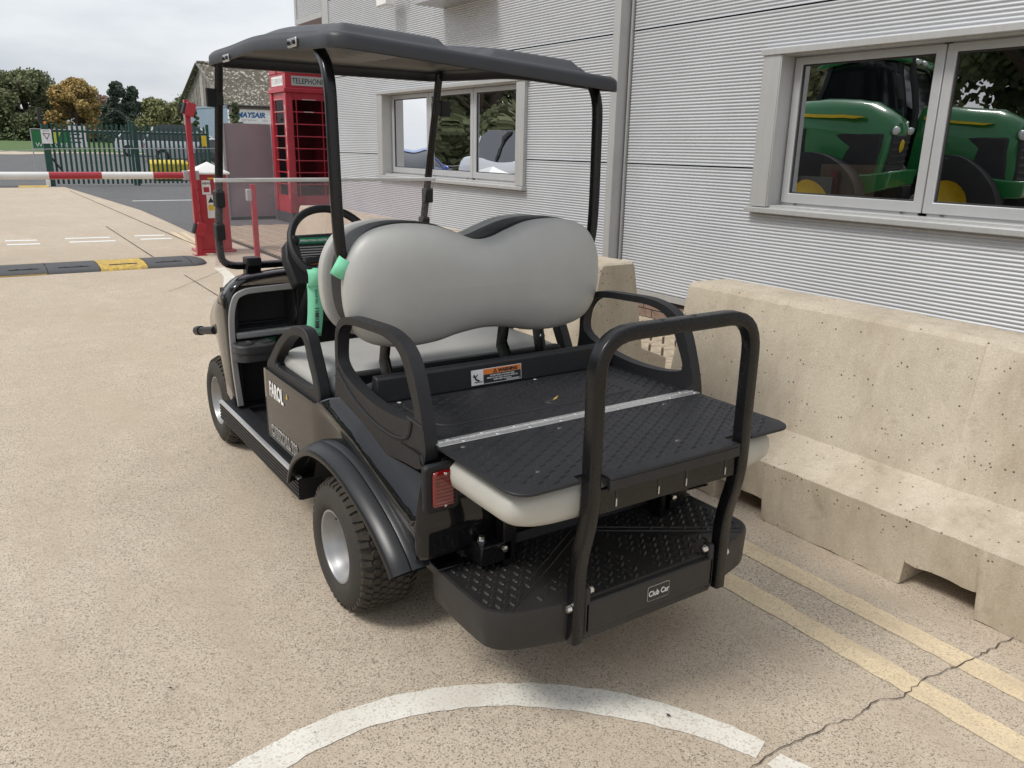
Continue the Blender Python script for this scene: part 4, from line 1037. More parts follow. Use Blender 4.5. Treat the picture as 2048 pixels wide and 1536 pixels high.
# --- tail lights
for s in (-1, 1):
    bz = G().prism([(s*x, z) for x, z in rrect(.438, .546, .552, .690, .018)], 1, -.556, -.535); bz = C_(bz, 'tail_light', M_PLAS, bevel=.006)
    G().prism([(s*x, z) for x, z in rrect(.460, .524, .570, .672, .010)], 1, -.568, -.552).obj('lens', M_RED_L, bz, bevel=.006)
    g = G()
    for k in range(9): g.box(s*.492-.028, s*.492+.028, -.5695, -.5675, .576+k*.0105, .580+k*.0105)
    g.obj('lens_ribs', M_RED_L, bz)
    for z in (.575, .667): G().lathe([(0, 0), (0, .004), (-.003, .004), (-.004, 0)], (s*.490, -.5685, z), 1, 8).obj('lens_screw', M_ZINC, bz)
    C_(G().prism([(s*.515, .665), (s*.470, .665), (s*.49, .63)], 1, -.525, -.515), 'armrest_bracket', M_ZINC)

# ------------------------------------------------------------------ speed bump: each moulded segment a part
hump_ = thing('speed_bump', 'black and yellow rubber speed bump across the concrete drive', 'speed bump', (-.5, 8.7, 0))
def bump_seg(x0, x1, m, end=False):
    rows = []
    nx = 8 if end else 2
    for i in range(nx):
        t = i/(nx-1); x = x0+(x1-x0)*t; k = math.sqrt(max(0.0, 1-t**2.2)) if end else 1.0; k = max(k, .03)
        y0 = 8.32+.02*x/1.0*0; hw = .40*k; c = 8.70+.00*x
        rows.append([(x, c+hw*math.cos(PI-PI*j/12), .001+.062*k*math.sin(PI*j/12)**.8) for j in range(13)])
    s_ = G().grid(rows).obj('segment', m, hump_, smooth=True, ang=60)
    if not end:
        for q in (.16, .84): G().lathe([(0, 0), (.002, .022), (0, .026)], (x0+(x1-x0)*q, 8.44, .047), 2, 12).obj('bolt_hole', M_GASKET, s_, smooth=True)
        for q, w in ((.30, .05), (.52, .09), (.72, .05)):
            xx = x0+(x1-x0)*q
            G().box(xx-w, xx+w, 8.44, 8.475, .052, .0585).obj('grip_block', M_PLASG if m is M_BLKR else M_BLKR, s_, bevel=.004)
    return s_
xs = [-3.4, -2.85, -2.3, -1.76, -1.22, -.745, -.20, .325, .845]
for k in range(len(xs)-1):
    bump_seg(xs[k]+.004, xs[k+1]-.004, M_YELR if k in (0, 2, 4, 6) and k != 4 else M_BLKR)
bump_seg(.849, 1.085, M_BLKR, True)
G().box(-1.22, -.76, 8.30, 8.36, .002, .012).obj('worn_yellow_edge', M_YELR, hump_)

# ------------------------------------------------------------------ boom gate
bg_ = thing('boom_barrier', 'red cabinet with white pyramid cap and lowered red and white boom', 'boom barrier', (1.45, 9.65, 0))
G().prism([(1.235, .03), (1.665, .03), (1.655, 1.075), (1.245, 1.075)], 1, 9.52, 9.86).obj('cabinet', M_RED, bg_, bevel=.008)
B(1.19, 1.71, 9.47, 9.90, 0, .035).obj('base_plate', M_RED, bg_, bevel=.004)
g = G(); g.add([(1.205, 9.47, 1.07), (1.695, 9.47, 1.07), (1.695, 9.91, 1.07), (1.205, 9.91, 1.07), (1.205, 9.47, 1.095), (1.695, 9.47, 1.095), (1.695, 9.91, 1.095), (1.205, 9.91, 1.095), (1.45, 9.69, 1.235)],
               [(0, 3, 2, 1), (0, 1, 5, 4), (1, 2, 6, 5), (2, 3, 7, 6), (3, 0, 4, 7), (4, 5, 8), (5, 6, 8), (6, 7, 8), (7, 4, 8)]); g.obj('pyramid_cap', M_WHITE, bg_, bevel=.004)
for x0, x1, m in ((-7.0, -4.6, M_WHITE), (-4.6, -3.6, M_RED), (-3.6, -2.6, M_WHITE), (-2.6, -1.9, M_RED), (-1.9, -.515, M_WHITE), (-.515, .075, M_RED), (.075, .685, M_WHITE), (.685, 1.08, M_RED)):
    r = .045 if x1 < .7 else .042
    G().tube([(x0, 9.42, 1.06), (x1, 9.42, 1.06)], r, n=16).obj('boom_arm', m, bg_, smooth=True)
B(1.06, 1.26, 9.36, 9.48, 1.00, 1.12).obj('boom_clamp', M_GREY, bg_, bevel=.006)
for k in range(5): B(1.205, 1.236, 9.40, 9.50, .28+k*.15, .40+k*.15).obj('hinge_block', mat('pale_red_paint', (.48, .10, .13), .5), bg_, bevel=.004)
B(1.315, 1.43, 9.510, 9.5185, .80, .99).obj('sticker', M_LABEL, bg_); B(1.335, 1.41, 9.5085, 9.5105, .83, .90).obj('sticker_print', M_RED, bg_)
text('sticker_lettering', 'NEWS', .04, (1.325, 9.509, .935), (1, 0, 0), (0, 0, 1), M_INK, bg_, bold=.001)
B(1.365, 1.47, 9.510, 9.5185, .48, .795).obj('sticker', M_LABEL, bg_); B(1.38, 1.455, 9.5085, 9.5105, .585, .66).obj('sticker_print', M_YELL, bg_)
G().add([(1.38, 9.5086, .69), (1.46, 9.5086, .69), (1.42, 9.5086, .765)], [(0, 1, 2)]).obj('sticker_triangle', M_INK, bg_)
G().box(1.40, 1.50, 9.510, 9.5185, 1.005, 1.025).obj('sticker', M_YELL, bg_)
# reader post with two heads
rp = thing('card_reader_post', 'tall slim red post with card reader heads at two heights beside boom cabinet', 'reader post', (1.17, 9.33, 0))
B(1.135, 1.200, 9.30, 9.36, 0, 2.02).obj('post', M_RED, rp, bevel=.004)
B(1.09, 1.25, 9.24, 9.42, 0, .012).obj('base_plate', M_RED, rp)
for z in (1.90, .36):
    h = B(1.13, 1.245, 9.20, 9.33, z-.085, z+.085).xf(Matrix.Translation((1.18, 9.27, z)) @ Matrix.Rotation(math.radians(18), 4, 'Y') @ Matrix.Translation((-1.18, -9.27, -z))).obj('reader_hood', M_RED, rp, bevel=.006)
    B(1.098, 1.131, 9.215, 9.315, z-.075, z+.06).xf(Matrix.Translation((1.18, 9.27, z)) @ Matrix.Rotation(math.radians(18), 4, 'Y') @ Matrix.Translation((-1.18, -9.27, -z))).obj('reader_face', M_GASKET, rp, bevel=.004)
rq = thing('low_reader_post', 'short slim red post with small dark reader seen through windscreen', 'reader post', (1.60, 8.1, 0))
B(1.565, 1.625, 8.07, 8.13, 0, 1.0).obj('post', M_RED, rq, bevel=.004); B(1.51, 1.566, 8.06, 8.14, .80, .94).obj('reader_face', M_GREY, rq, bevel=.006)
B(1.53, 1.66, 8.03, 8.17, 0, .012).obj('base_plate', M_RED, rq)

# ------------------------------------------------------------------ hoarding panel, telephone box
hp = thing('hoarding_panel', 'flat mauve-grey hoarding panel with pale side posts beside phone box', 'panel', (3.45, 14.5, 0))
B(2.98, 3.90, 14.50, 14.53, .05, 1.86).obj('sheet', M_MAUVE, hp, bevel=.003)
for x in (2.93, 3.90): B(x, x+.055, 14.46, 14.56, 0, 1.87).obj('side_post', M_GREY, hp, bevel=.004)
B(2.98, 3.90, 14.47, 14.50, .0, .06).obj('kick_board', M_GREENP, hp)

ph = thing('telephone_box', 'red cast-iron telephone box with small panes and peeling paint', 'telephone box', (4.30, 13.75, 0))
px0, px1, py0, py1 = 3.83, 4.77, 13.28, 14.22
B(px0+.02, px1-.02, py0+.02, py1-.02, 0, .20).obj('plinth', mat('dark_plinth', (.05, .05, .055), .7), ph, bevel=.01)
G().box(px0, px0+.13, py0, py0+.13, .2, 2.42).obj('corner_post', M_REDW, ph, bevel=.012)
G().box(px1-.13, px1, py0, py0+.13, .2, 2.42).obj('corner_post', M_REDW, ph, bevel=.012)
G().box(px0, px0+.13, py1-.13, py1, .2, 2.42).obj('corner_post', M_REDW, ph, bevel=.012)
G().box(px1-.13, px1, py1-.13, py1, .2, 2.42).obj('corner_post', M_REDW, ph, bevel=.012)
B(px0-.02, px1+.02, py0-.02, py1+.02, 2.42, 2.50).obj('cornice', M_REDW, ph, bevel=.012)
B(px0+.02, px1-.02, py0+.02, py1-.02, 2.50, 2.76).obj('sign_band', M_REDW, ph, bevel=.01)
# segmental pediments and domed roof
ped = [(-.44, 2.755), (.44, 2.755), (.44, 2.80)]+[(.44*math.cos(a), 2.80+.11*math.sin(a)) for a in [PI*k/16 for k in range(1, 16)]]+[(-.44, 2.80)]
G().prism([(4.30+x, z) for x, z in ped], 1, py0+.01, py1-.01).obj('pediment', M_REDW, ph, bevel=.012)
G().prism([(13.75+x, z) for x, z in ped], 0, px0+.01, px1-.01).obj('pediment', M_REDW, ph, bevel=.012)
G().sphere((4.30, 13.75, 2.80), .44, .44, .19, 20, 8, .6, 1).obj('roof_dome', M_REDW, ph, smooth=True)
M_DARKIN = mat('box_interior', (.10, .010, .022), .5)
def pglass(): return glassy('phone_box_glass', (.80, .60, .62), .0, fres=1.12)
for face in ('y', 'x', 'y2', 'x2'):
    a0, a1 = .13, .81; zz0, zz1 = .52, 2.30
    cols = (0, .125, .875, 1); nrow = 8
    fr = G(); 
    def add(u0, u1, z0, z1, d0, d1):
        if face == 'y': fr.box(px0+u0, px0+u1, py0+d0, py0+d1, z0, z1)
        elif face == 'x': fr.box(px0+d0, px0+d1, py0+u0, py0+u1, z0, z1)
        elif face == 'y2': fr.box(px0+u0, px0+u1, py1-d1, py1-d0, z0, z1)
        else: fr.box(px1-d1, px1-d0, py0+u0, py0+u1, z0, z1)
    add(a0, a1, .2, .52, .03, .07); add(a0, a1, 2.30, 2.42, .03, .07)
    pn = fr.obj('door' if face == 'y' else 'side_panel', M_REDW, ph, bevel=.006)
    for c in cols:
        fr = G(); u = a0+(a1-a0)*c; w = .03 if c in (0, 1) else .014
        add(u-w/2, u+w/2, .52, 2.30, .028, .062); fr.obj('glazing_bar', M_REDW, pn)
    for r in range(nrow+1):
        fr = G(); z = .52+(2.30-.52)*r/nrow; add(a0, a1, z-.010, z+.010, .030, .060); fr.obj('glazing_bar', M_REDW, pn)
    for r in range(nrow):
        for ca, cb in zip(cols, cols[1:]):
            fr = G(); z = .52+(2.30-.52)*r/nrow; add(a0+(a1-a0)*ca, a0+(a1-a0)*cb, z, z+1.78/nrow, .044, .047); fr.obj('pane', pglass(), pn)
G().box(px0+.10, px1-.10, py1-.14, py1-.12, .21, 2.4).obj('back_board', M_DARKIN, ph); G().box(px1-.14, px1-.12, py0+.12, py1-.14, .21, 2.4).obj('back_board', M_DARKIN, ph)
B(px0+.10, px1-.10, py0+.10, py1-.10, .2, .21).obj('floor', M_DARKIN, ph); B(px0+.10, px1-.10, py0+.10, py1-.10, 2.40, 2.42).obj('ceiling', M_DARKIN, ph)
G().add([(px0+.14, py0+.0005+.015, 2.545), (px1-.14, py0+.0155, 2.545), (px1-.14, py0+.0155, 2.715), (px0+.14, py0+.0155, 2.715)], [(0, 1, 2, 3)]).obj('sign_glass', mat('opal_glass', (.45, .47, .45), .4), ph)
text('sign_lettering', 'TELEPHONE', .135, (4.30, py0+.0145, 2.582), (1, 0, 0), (0, 0, 1), M_INK, ph, align='CENTER', sx=.86, bold=.001)
G().add([(px0+.0155, py1-.14, 2.545), (px0+.0155, py0+.14, 2.545), (px0+.0155, py0+.14, 2.715), (px0+.0155, py1-.14, 2.715)], [(0, 1, 2, 3)]).obj('sign_glass', M_LABEL, ph)
text('sign_lettering', 'TELEPHONE', .135, (px0+.0145, 13.75, 2.582), (0, -1, 0), (0, 0, 1), M_TRIM, ph, align='CENTER', sx=.86)
# peeled paint patches along the near edge and the bars
for z0, z1, w in ((1.2, 2.20, .018), (.75, 1.0, .014), (.48, .62, .018)):
    n = int((z1-z0)/.05); prof = [(z0+k*.05, w*random.uniform(.2, 1.2)) for k in range(n+1)]
    G().grid([[(px0-.0015, py0+.05-b, z), (px0-.0015, py0+.05+b, z)] for z, b in prof]).obj('peeled_paint', M_OFFW, ph)
for r, xa, xb in ((8, .33, .60), (7, .36, .55)):
    z = .52+1.78*r/8; G().box(px0+xa, px0+xb, py0+.0265, py0+.0275+.002, z-.004, z+.009).obj('peeled_paint', M_OFFW, ph)
for r in range(3, 9):
    z = .52+1.78*r/8; G().box(px0+.0255, px0+.0285, py0+.2, py0+.75, z+.004, z+.010).obj('peeled_paint', M_OFFW, ph)
B(px0+.07, px0+.11, py0+.5, py0+.62, 2.512, 2.53).obj('lip', M_OFFW, ph)
G().sphere((px0+.008, 13.75, 2.80), .006, .045, .055, 10, 6).obj('crest', mat('dark_red', (.16, .015, .02), .6), ph); G().sphere((4.30, py0+.008, 2.81), .08, .006, .035, 10, 6).obj('crest', mat('dark_red', (.16, .015, .02), .6), ph)

# ------------------------------------------------------------------ palisade gate and post
def pale_mesh(h, w=.072):
    g = G(); d = .02
    g.add([(-w/2, 0, .07), (0, -d, .07), (w/2, 0, .07), (-w/2, 0, h-.09), (0, -d, h-.09), (w/2, 0, h-.09), (-w/2*.9, 0, h-.05), (w/2*.9, 0, h-.05), (0, -.006, h)],
          [(0, 1, 4, 3), (1, 2, 5, 4), (3, 4, 8, 6), (4, 5, 7, 8)])
    me = bpy.data.meshes.new('pale'); me.from_pydata(g.v, [], g.f); me.materials.append(M_GREENP); me.update(); return me
pm = pale_mesh(2.04)
def palisade(name, x0, x1, y, label, step=.150, skew=0.0):
    t = thing(name, label, 'fence', ((x0+x1)/2, y, 0), 'palisade fencing at the gate')
    n = int((x1-x0)/step)
    for k in range(n+1):
        x = x0+k*step; o = bpy.data.objects.new('pale', pm); COL.objects.link(o); put(o, t)
        o.location = (x, y+skew*(x-x0)-.03, random.uniform(-.01, .01))
    for z in (.40, 1.76):
        G().add([(x0-.05, y-.005, z-.035), (x1+.05, y-.005+skew*(x1-x0), z-.035), (x1+.05, y+.035+skew*(x1-x0), z-.035), (x0-.05, y+.035, z-.035), (x0-.05, y-.005, z+.035), (x1+.05, y-.005+skew*(x1-x0), z+.035), (x1+.05, y+.035+skew*(x1-x0), z+.035), (x0-.05, y+.035, z+.035)],
                [(0, 3, 2, 1), (4, 5, 6, 7), (0, 1, 5, 4), (1, 2, 6, 5), (2, 3, 7, 6), (3, 0, 4, 7)]).obj('rail', M_GREENP, t)
    G().tube([(x0-.05, y-.012, 1.80), (x1+.05, y-.012+skew*(x1-x0), 1.80)], .014, n=6).obj('rail_edge', M_GREY, t)
    return t
pg = palisade('palisade_gate', 1.30, 3.60, 29.0, 'green steel palisade gate leaf hung on thick square post')
B(3.62, 3.70, 28.94, 29.04, .02, 2.15).obj('end_stile', M_GREENP, pg)
G().tube([(1.2, 28.97, .9), (1.45, 28.95, .5), (1.55, 28.95, .3)], .03, n=8).obj('gate_actuator', M_GASKET, pg)
pf = palisade('palisade_fence', 3.85, 6.2, 29.02, 'green steel palisade fence panel between gate leaf and hoarding')
B(6.18, 6.27, 28.98, 29.07, 0, 2.10).obj('fence_post', M_GREENP, pf)
B(3.74, 3.82, 28.98, 29.07, 0, 2.10).obj('fence_post', M_GREENP, pf)
B(5.98, 6.15, 28.90, 28.905, 1.35, 1.72).obj('notice', M_YELL, pf)
gp = thing('gate_post', 'thick green square gate post carrying white sign and black lamp', 'gate post', (1.10, 28.95, 0))
B(1.0, 1.20, 28.85, 29.05, 0, 1.95).obj('post', M_GREENP, gp, bevel=.01)
B(.96, 1.05, 28.90, 28.98, 1.95, 2.02).obj('top_bracket', M_GREENP, gp)
G().prism([(.93, 2.0), (1.05, 2.0), (1.04, 2.45), (.96, 2.48)], 1, 28.88, 28.98).obj('lamp', M_GASKET, gp, bevel=.01)
G().lathe([(0, 0), (.0, .04), (.08, .04), (.10, 0)], (1.12, 28.9, 1.96), 2, 12).obj('beacon', M_ORANGE, gp, smooth=True)
B(.97, 1.27, 28.83, 28.845, 1.36, 1.80).obj('sign', M_LABEL, gp)
g = G(); g.ring_plate([(1.01, 1.68), (1.23, 1.68), (1.12, 1.47)], [(1.045, 1.66), (1.195, 1.66), (1.12, 1.515)], 1, 28.822, 28.829, n=3); g.obj('sign_triangle', mat('sign_grey', (.16, .13, .15), .6), gp)
text('sign_lettering', 'KEEP CLEAR', .035, (1.12, 28.822, 1.74), (1, 0, 0), (0, 0, 1), M_INK, gp, align='CENTER')
B(.92, 1.04, 28.70, 28.80, 0, .22).obj('foot_block', M_WHITE, gp)
g = thing('drive_hump', 'low yellow and black hump laid across the gateway', 'speed bump', (-.5, 28.4, 0))
for k, (xa, xb, m) in enumerate(((-3.0, -1.6, M_BLKR), (-1.6, -.8, M_YELR), (-.8, .1, M_BLKR), (.1, .95, M_YELR))):
    G().grid([[(x, 28.5+.22*math.cos(PI-PI*j/8), .002+.05*math.sin(PI*j/8)) for j in range(9)] for x in (xa, xb)]).obj('segment', m, g, smooth=True)
# stay cable of the gate
c_ = G().tube([(-6, 22, 1.02), (-1, 24.0, 1.12), (1.0, 26, 1.22), (3, 26.2, 1.26), (6, 26.6, 1.30)], .012, n=6).obj('guide_cable', M_GREY)
tag(c_, 'thin grey cable stretched in front of the palisade gate', 'cable')

# ------------------------------------------------------------------ cars
def wheel_car(x, y, r, sgn, parent, w=.2):
    t = G().lathe([(0, r*.62), (0, r*.9), (.03, r), (w-.03, r), (w, r*.9), (w, r*.62)], (x, y, r), 1, 24, sgn)
    return t
def car(M, paint, label, kind='hatch', L_=4.3, W_=1.78, H=1.55, group=None, name='parked_car'):
    loc = M.to_translation(); e = thing(name, label, 'car', tuple(loc), group)
    prof = {'hatch': dict(low=[(0, .32), (.02, .62), (.12, .80), (.95, .92), (1.35, .96), (3.9, .98), (4.2, .92), (4.28, .62), (4.26, .32)], roof=[(1.15, .94), (1.95, 1.46), (2.35, 1.53), (3.4, 1.52), (3.75, 1.42), (4.15, .97)]),
            'suv': dict(low=[(0, .38), (.02, .72), (.12, .94), (.95, 1.04), (1.3, 1.07), (3.9, 1.09), (4.2, 1.05), (4.3, .72), (4.28, .38)], roof=[(1.1, 1.05), (1.75, 1.58), (2.2, 1.66), (3.6, 1.66), (3.95, 1.55), (4.22, 1.08)]),
            'pickup': dict(low=[(0, .42), (.02, .78), (.12, .98), (1.05, 1.08), (1.4, 1.10), (4.9, 1.12), (4.95, .80), (4.93, .42)], roof=[(1.2, 1.09), (1.85, 1.65), (2.2, 1.72), (3.0, 1.72), (3.3, 1.60), (3.5, 1.11)])}[kind]
    k = L_/4.3; low = [(x*k, z*H/1.55) for x, z in prof['low']]; roof = [(x*k, z*H/1.55) for x, z in prof['roof']]
    hw = W_/2; fa, ra = .80*k, (3.45 if kind != 'pickup' else 3.95)*k; R = .33
    # lower body with wheel arches: profile loop, lofted across the width
    bot = []
    for cx in (ra, fa):
        bot += [(cx+(R+.06)*math.cos(a), .30+(R+.07)*math.sin(a)) for a in [PI*q/10 for q in range(0, 11)]]
    loop = low+bot
    rows = []
    for y, s_ in ((-hw, .93), (-hw+.03, .985), (-hw+.10, 1.0), (0, 1.0), (hw-.10, 1.0), (hw-.03, .985), (hw, .93)):
        cz = .6; rows.append([(x, y, cz+(z-cz)*(s_ if z > .5 else 1)) for x, z in loop])
    g = G().grid(rows, True); n = len(loop); o = len(g.v)
    g.f.append(tuple(range(0, n))); g.f.append(tuple(range(6*n, 7*n)))
    body = g.xf(M).obj('body', paint, e, smooth=True, ang=50)
    rows = []
    for y, ins in ((-hw+.04, 0), (hw-.04, 0)):
        rows.append([(x, (1 if y > 0 else -1)*(abs(y)-.20*(z-roof[0][1])/(roof[3][1]-roof[0][1])), z) for x, z in roof])
    g = G().grid(rows); m_ = len(roof); g.f.append(tuple(range(m_))); g.f.append(tuple(range(m_, 2*m_))); g.xf(M).obj('glasshouse', M_GLASSD, e, smooth=True, ang=30)
    # roof skin and pillars
    top = [p for p in roof if p[1] > roof[2][1]-.14*H/1.55]
    rows = [[(x, yy*(hw-.235), z+.012) for x, z in top] for yy in (-1, -.5, 0, .5, 1)]
    G().grid(rows).xf(M).obj('roof', paint, e, smooth=True)
    for s in (-1, 1):
        for (a, b) in ((0, 1), (len(roof)-2, len(roof)-1)):
            pa, pb = roof[a], roof[b]
            def pt(p): return (p[0], s*((hw-.04)-.20*(p[1]-roof[0][1])/(roof[3][1]-roof[0][1])+.004), p[1])
            G().tube([pt(pa), pt(pb)], .07, .03, up=(0, 1, 0)).xf(M).obj('pillar', paint, e)
        mid = roof[2][0]+(roof[3][0]-roof[2][0])*.42
        G().tube([(mid, s*(hw-.035), roof[0][1]+.02), (mid, s*(hw-.225), roof[2][1]-.02)], .07, .02, up=(0, 1, 0)).xf(M).obj('pillar', M_GASKET, e)
        for cx in (fa, ra):
            w = wheel_car(cx, s*(hw-.20), R, s, e).xf(M).obj('wheel', M_TYRE2, e, smooth=True, ang=50)
            g = G().lathe([(.19, 0), (.19, .04), (.17, .06), (.17, .19), (.195, .205), (.195, .215), (.16, .215)], (cx, s*(hw-.20), R), 1, 20, s)
            g.xf(M).obj('rim', M_ALLOY, w, smooth=True, ang=40)
        G().sphere((.12*k, s*(hw-.28), .70*H/1.55), .10, .20, .075, 10, 6).xf(M).obj('headlight', M_CLAMP, e, smooth=True)
        G().box(low[-2][0]-.10, low[-2][0]+.005, s*(hw-.14)-.13, s*(hw-.14)+.13, .72*H/1.55, .92*H/1.55).xf(M).obj('tail_light', M_TAILC, e, bevel=.01)
        G().sphere((1.35*k, s*(hw+.08), 1.02*H/1.55), .06, .10, .07, 8, 6).xf(M).obj('mirror', paint, e, smooth=True)
        for q in (.35, .62):
            G().box(1.3*k+q*2*k, 1.3*k+q*2*k+.14, s*(hw+.006)-.008, s*(hw+.006)+.008, .82*H/1.55, .845*H/1.55).xf(M).obj('door_handle', M_GASKET, e)
    G().box(-.012, .01, -.55, .55, .48*H/1.55, .66*H/1.55).xf(M).obj('grille', M_GASKET, e, bevel=.006)
    return e
P_SIL = mat('silver_car_paint', (.42, .43, .45), .3, .5, var=.03, coat=.8); P_WHT = mat('white_car_paint', (.75, .76, .77), .3, var=.02, coat=.8)
P_DRK = mat('graphite_car_paint', (.07, .075, .085), .3, .3, var=.05, coat=.8); P_BLU = mat('blue_car_paint', (.05, .11, .42), .3, var=.05, coat=.8)
def at(x, y, deg, z=None): return Matrix.Translation((x, y, gz(y) if z is None else z)) @ Matrix.Rotation(math.radians(deg), 4, 'Z')
car(at(11.5, 45.4, 170), P_SIL, 'silver grey estate car parked behind the palisade gate', 'suv', 4.5, 1.8, 1.60)
car(at(10.9, 53.5, 172), P_WHT, 'white hatchback parked beyond the silver car', 'hatch', 4.2, 1.76, 1.5)
car(at(11.8, 36.6, 150), P_DRK, 'dark car with red tail lamp parked behind the fence end', 'hatch', 4.3, 1.8, 1.5)
car(at(12.6, 49.3, 172), P_WHT, 'white van parked behind the silver estate car', 'suv', 4.7, 1.85, 1.80)
# yellow grit bin
gb_ = thing('grit_bin', 'yellow plastic grit bin standing behind the palisade fence', 'grit bin', (5.5, 32.6, 0))
G().add([(4.95, 32.3, .05), (6.15, 32.3, .05), (6.15, 32.9, .05), (4.95, 32.9, .05), (4.85, 32.2, .62), (6.25, 32.2, .62), (6.25, 33.0, .62), (4.85, 33.0, .62)], [(0, 3, 2, 1), (4, 5, 6, 7), (0, 1, 5, 4), (1, 2, 6, 5), (2, 3, 7, 6), (3, 0, 4, 7)]).obj('tub', mat('bin_yellow', (.62, .46, .03), .6), gb_, bevel=.03)
G().add([(4.83, 32.18, .62), (6.27, 32.18, .62), (6.27, 33.02, .62), (4.83, 33.02, .62), (4.9, 32.25, .72), (6.2, 32.25, .72), (6.2, 33.0, .80), (4.9, 33.0, .80)], [(0, 3, 2, 1), (4, 5, 6, 7), (0, 1, 5, 4), (1, 2, 6, 5), (2, 3, 7, 6), (3, 0, 4, 7)]).obj('lid', mat('bin_yellow', (.62, .46, .03), .6), gb_, bevel=.03)
# signs behind the gate
sb_ = thing('green_banner', 'green banner with white letters in a pale tube frame beside gate', 'banner', (2.0, 38.3, gz(38)))
zg = gz(38)
G().box(1.36, 2.80, 38.29, 38.31, 1.13, 1.86).obj('sheet', mat('banner_green', (.02, .18, .06), .6), sb_)
G().tube([(1.33, 38.3, zg-.05), (1.33, 38.3, 1.9), (2.85, 38.3, 1.9), (2.85, 38.3, zg-.05)], .025, n=8).obj('frame', M_GREY, sb_); G().tube([(1.33, 38.3, 1.1), (2.85, 38.3, 1.1)], .022, n=8).obj('frame', M_GREY, sb_)
G().prism([(1.75, 1.45), (2.25, 1.35), (2.45, 1.80), (1.95, 1.84)], 1, 38.27, 38.285).obj('emblem', mat('lime_print', (.55, .62, .08), .6), sb_)
text('lettering', 'WELCOME', .26, (1.45, 38.28, 1.18), (1, 0, 0), (0, 0, 1), M_LETW, sb_)
sg = thing('white_sign', 'tall white notice board on two posts on the grass verge', 'sign', (3.7, 44.6, gz(44)))
G().box(3.30, 4.15, 44.6, 44.63, 1.15, 2.16).obj('board', M_LABEL, sg)
for x in (3.4, 4.05): G().box(x-.03, x+.03, 44.64, 44.70, .3, 2.1).obj('post', M_GREY, sg)
for k in range(4): G().box(3.42, 3.9+.1*(k % 2), 44.585, 44.597, 1.35+.19*k, 1.41+.19*k).obj('print', M_INK, sg)

# ------------------------------------------------------------------ barn with mossy roof
def U(px_, py_, pz_): return (px_, py_, pz_)
bn = thing('old_barn', 'old barn with timber gable and lichen-covered sheet roof', 'barn', (16.2, 64, 1))
A0 = Vector((15.95, 61.9, 0)); gd = Vector((14.75-15.95, 70.8-61.9, 0)).normalized(); rd = Vector((.80, -.60, 0)).normalized()
rd = Vector((gd.y, -gd.x, 0))*1.0; rd = (rd*.97+Vector((0, -.24, 0))).normalized()
GW = 9.0; EZ, RZ = 4.42, 7.35; RL = 14.0; ov = .35
def bp(a, r, z): return tuple(A0+gd*a+rd*r+Vector((0, 0, z)))
M_TIMB = mat('weathered_board', (.20, .185, .17), .9, var=.35, vs_=5); M_TIMB2 = mat('pale_weathered_board', (.36, .345, .32), .9, var=.2, vs_=5)
M_BROOF = speckle('lichen_roof', (.13, .115, .095), (.17, .15, .12), (.06, .05, .04), (.50, .48, .42), 7.0, .5, .95, stain=(.10, .09, .06), bumpd=.02, light_amt=.85)
nb = 26
for k in range(nb):
    a0, a1 = GW*k/nb, GW*(k+1)/nb-.03; zt = lambda a: EZ+(RZ-EZ)*(1-abs(a/GW*2-1))-.06
    g = G(); d = .02 if k % 2 else 0
    g.add([bp(a0, -d, 3.9), bp(a1, -d, 3.9), bp(a1, -d, zt(a1)), bp(a0, -d, zt(a0)), bp(a0, .05, 3.9), bp(a1, .05, 3.9), bp(a1, .05, zt(a1)), bp(a0, .05, zt(a0))], [(0, 1, 2, 3), (4, 7, 6, 5), (0, 4, 5, 1), (1, 5, 6, 2), (2, 6, 7, 3), (3, 7, 4, 0)])
    g.obj('board', M_TIMB2 if k in (3, 4, 5, 6, 7, 8, 13, 14) else M_TIMB, bn)
M_BLUE = mat('blue_sheeting', (.25, .32, .40), .6, var=.08)
rows = []
for k in range(121):
    a = GW*k/120; d = .03 if (k % 4) < 2 else -.01; rows.append([bp(a, -.04-d, .3), bp(a, -.04-d, 4.12)])
G().grid(rows).obj('blue_sheeting', M_BLUE, bn)
G().add([bp(-.1, -.1, 4.06), bp(GW+.1, -.1, 4.06), bp(GW+.1, -.1, 4.20), bp(-.1, -.1, 4.20)], [(0, 1, 2, 3)]).obj('sheeting_trim', M_BLUE, bn)
G().add([bp(0, .02, .3), bp(0, RL, .3), bp(0, RL, EZ-.05), bp(0, .02, EZ-.05)], [(0, 1, 2, 3)]).obj('side_wall', mat('render_wall', (.36, .31, .26), .9, var=.15, vs_=2), bn)
for side in (0, 1):
    a_e, a_r = (-.35, GW/2) if side == 0 else (GW+.35, GW/2); rows = []
    ncor = 150
    for k in range(ncor+1):
        r = -ov+(RL+ov)*k/ncor; d = .05*math.sin(2*PI*k/4.0); ez = EZ-.35*(RZ-EZ)/(GW/2)
        rows.append([bp(a_e+(a_r-a_e)*t, r, ez+(RZ-ez)*t+d) for t in (0, .25, .5, .75, 1)])
    G().grid(rows).obj('roof_slope', M_BROOF, bn, smooth=True, ang=80)
    G().tube([bp(a_e, -ov-.02, EZ-.25), bp(a_r, -ov-.02, RZ)], .16, .06).obj('barge_board', M_TIMB, bn)
G().tube([bp(GW/2, -ov, RZ+.05), bp(GW/2, RL, RZ+.05)], .12, n=8).obj('ridge_cap', M_BROOF, bn)
G().tube([bp(-.40, -.2, EZ-.28), bp(-.40, RL, EZ-.28)], .07, n=8).obj('gutter', M_GASKET, bn)
ms = thing('company_sign', 'white company sign with slanted blue lettering fixed on barn wall', 'sign', bp(-.1, 1.2, 2.6))
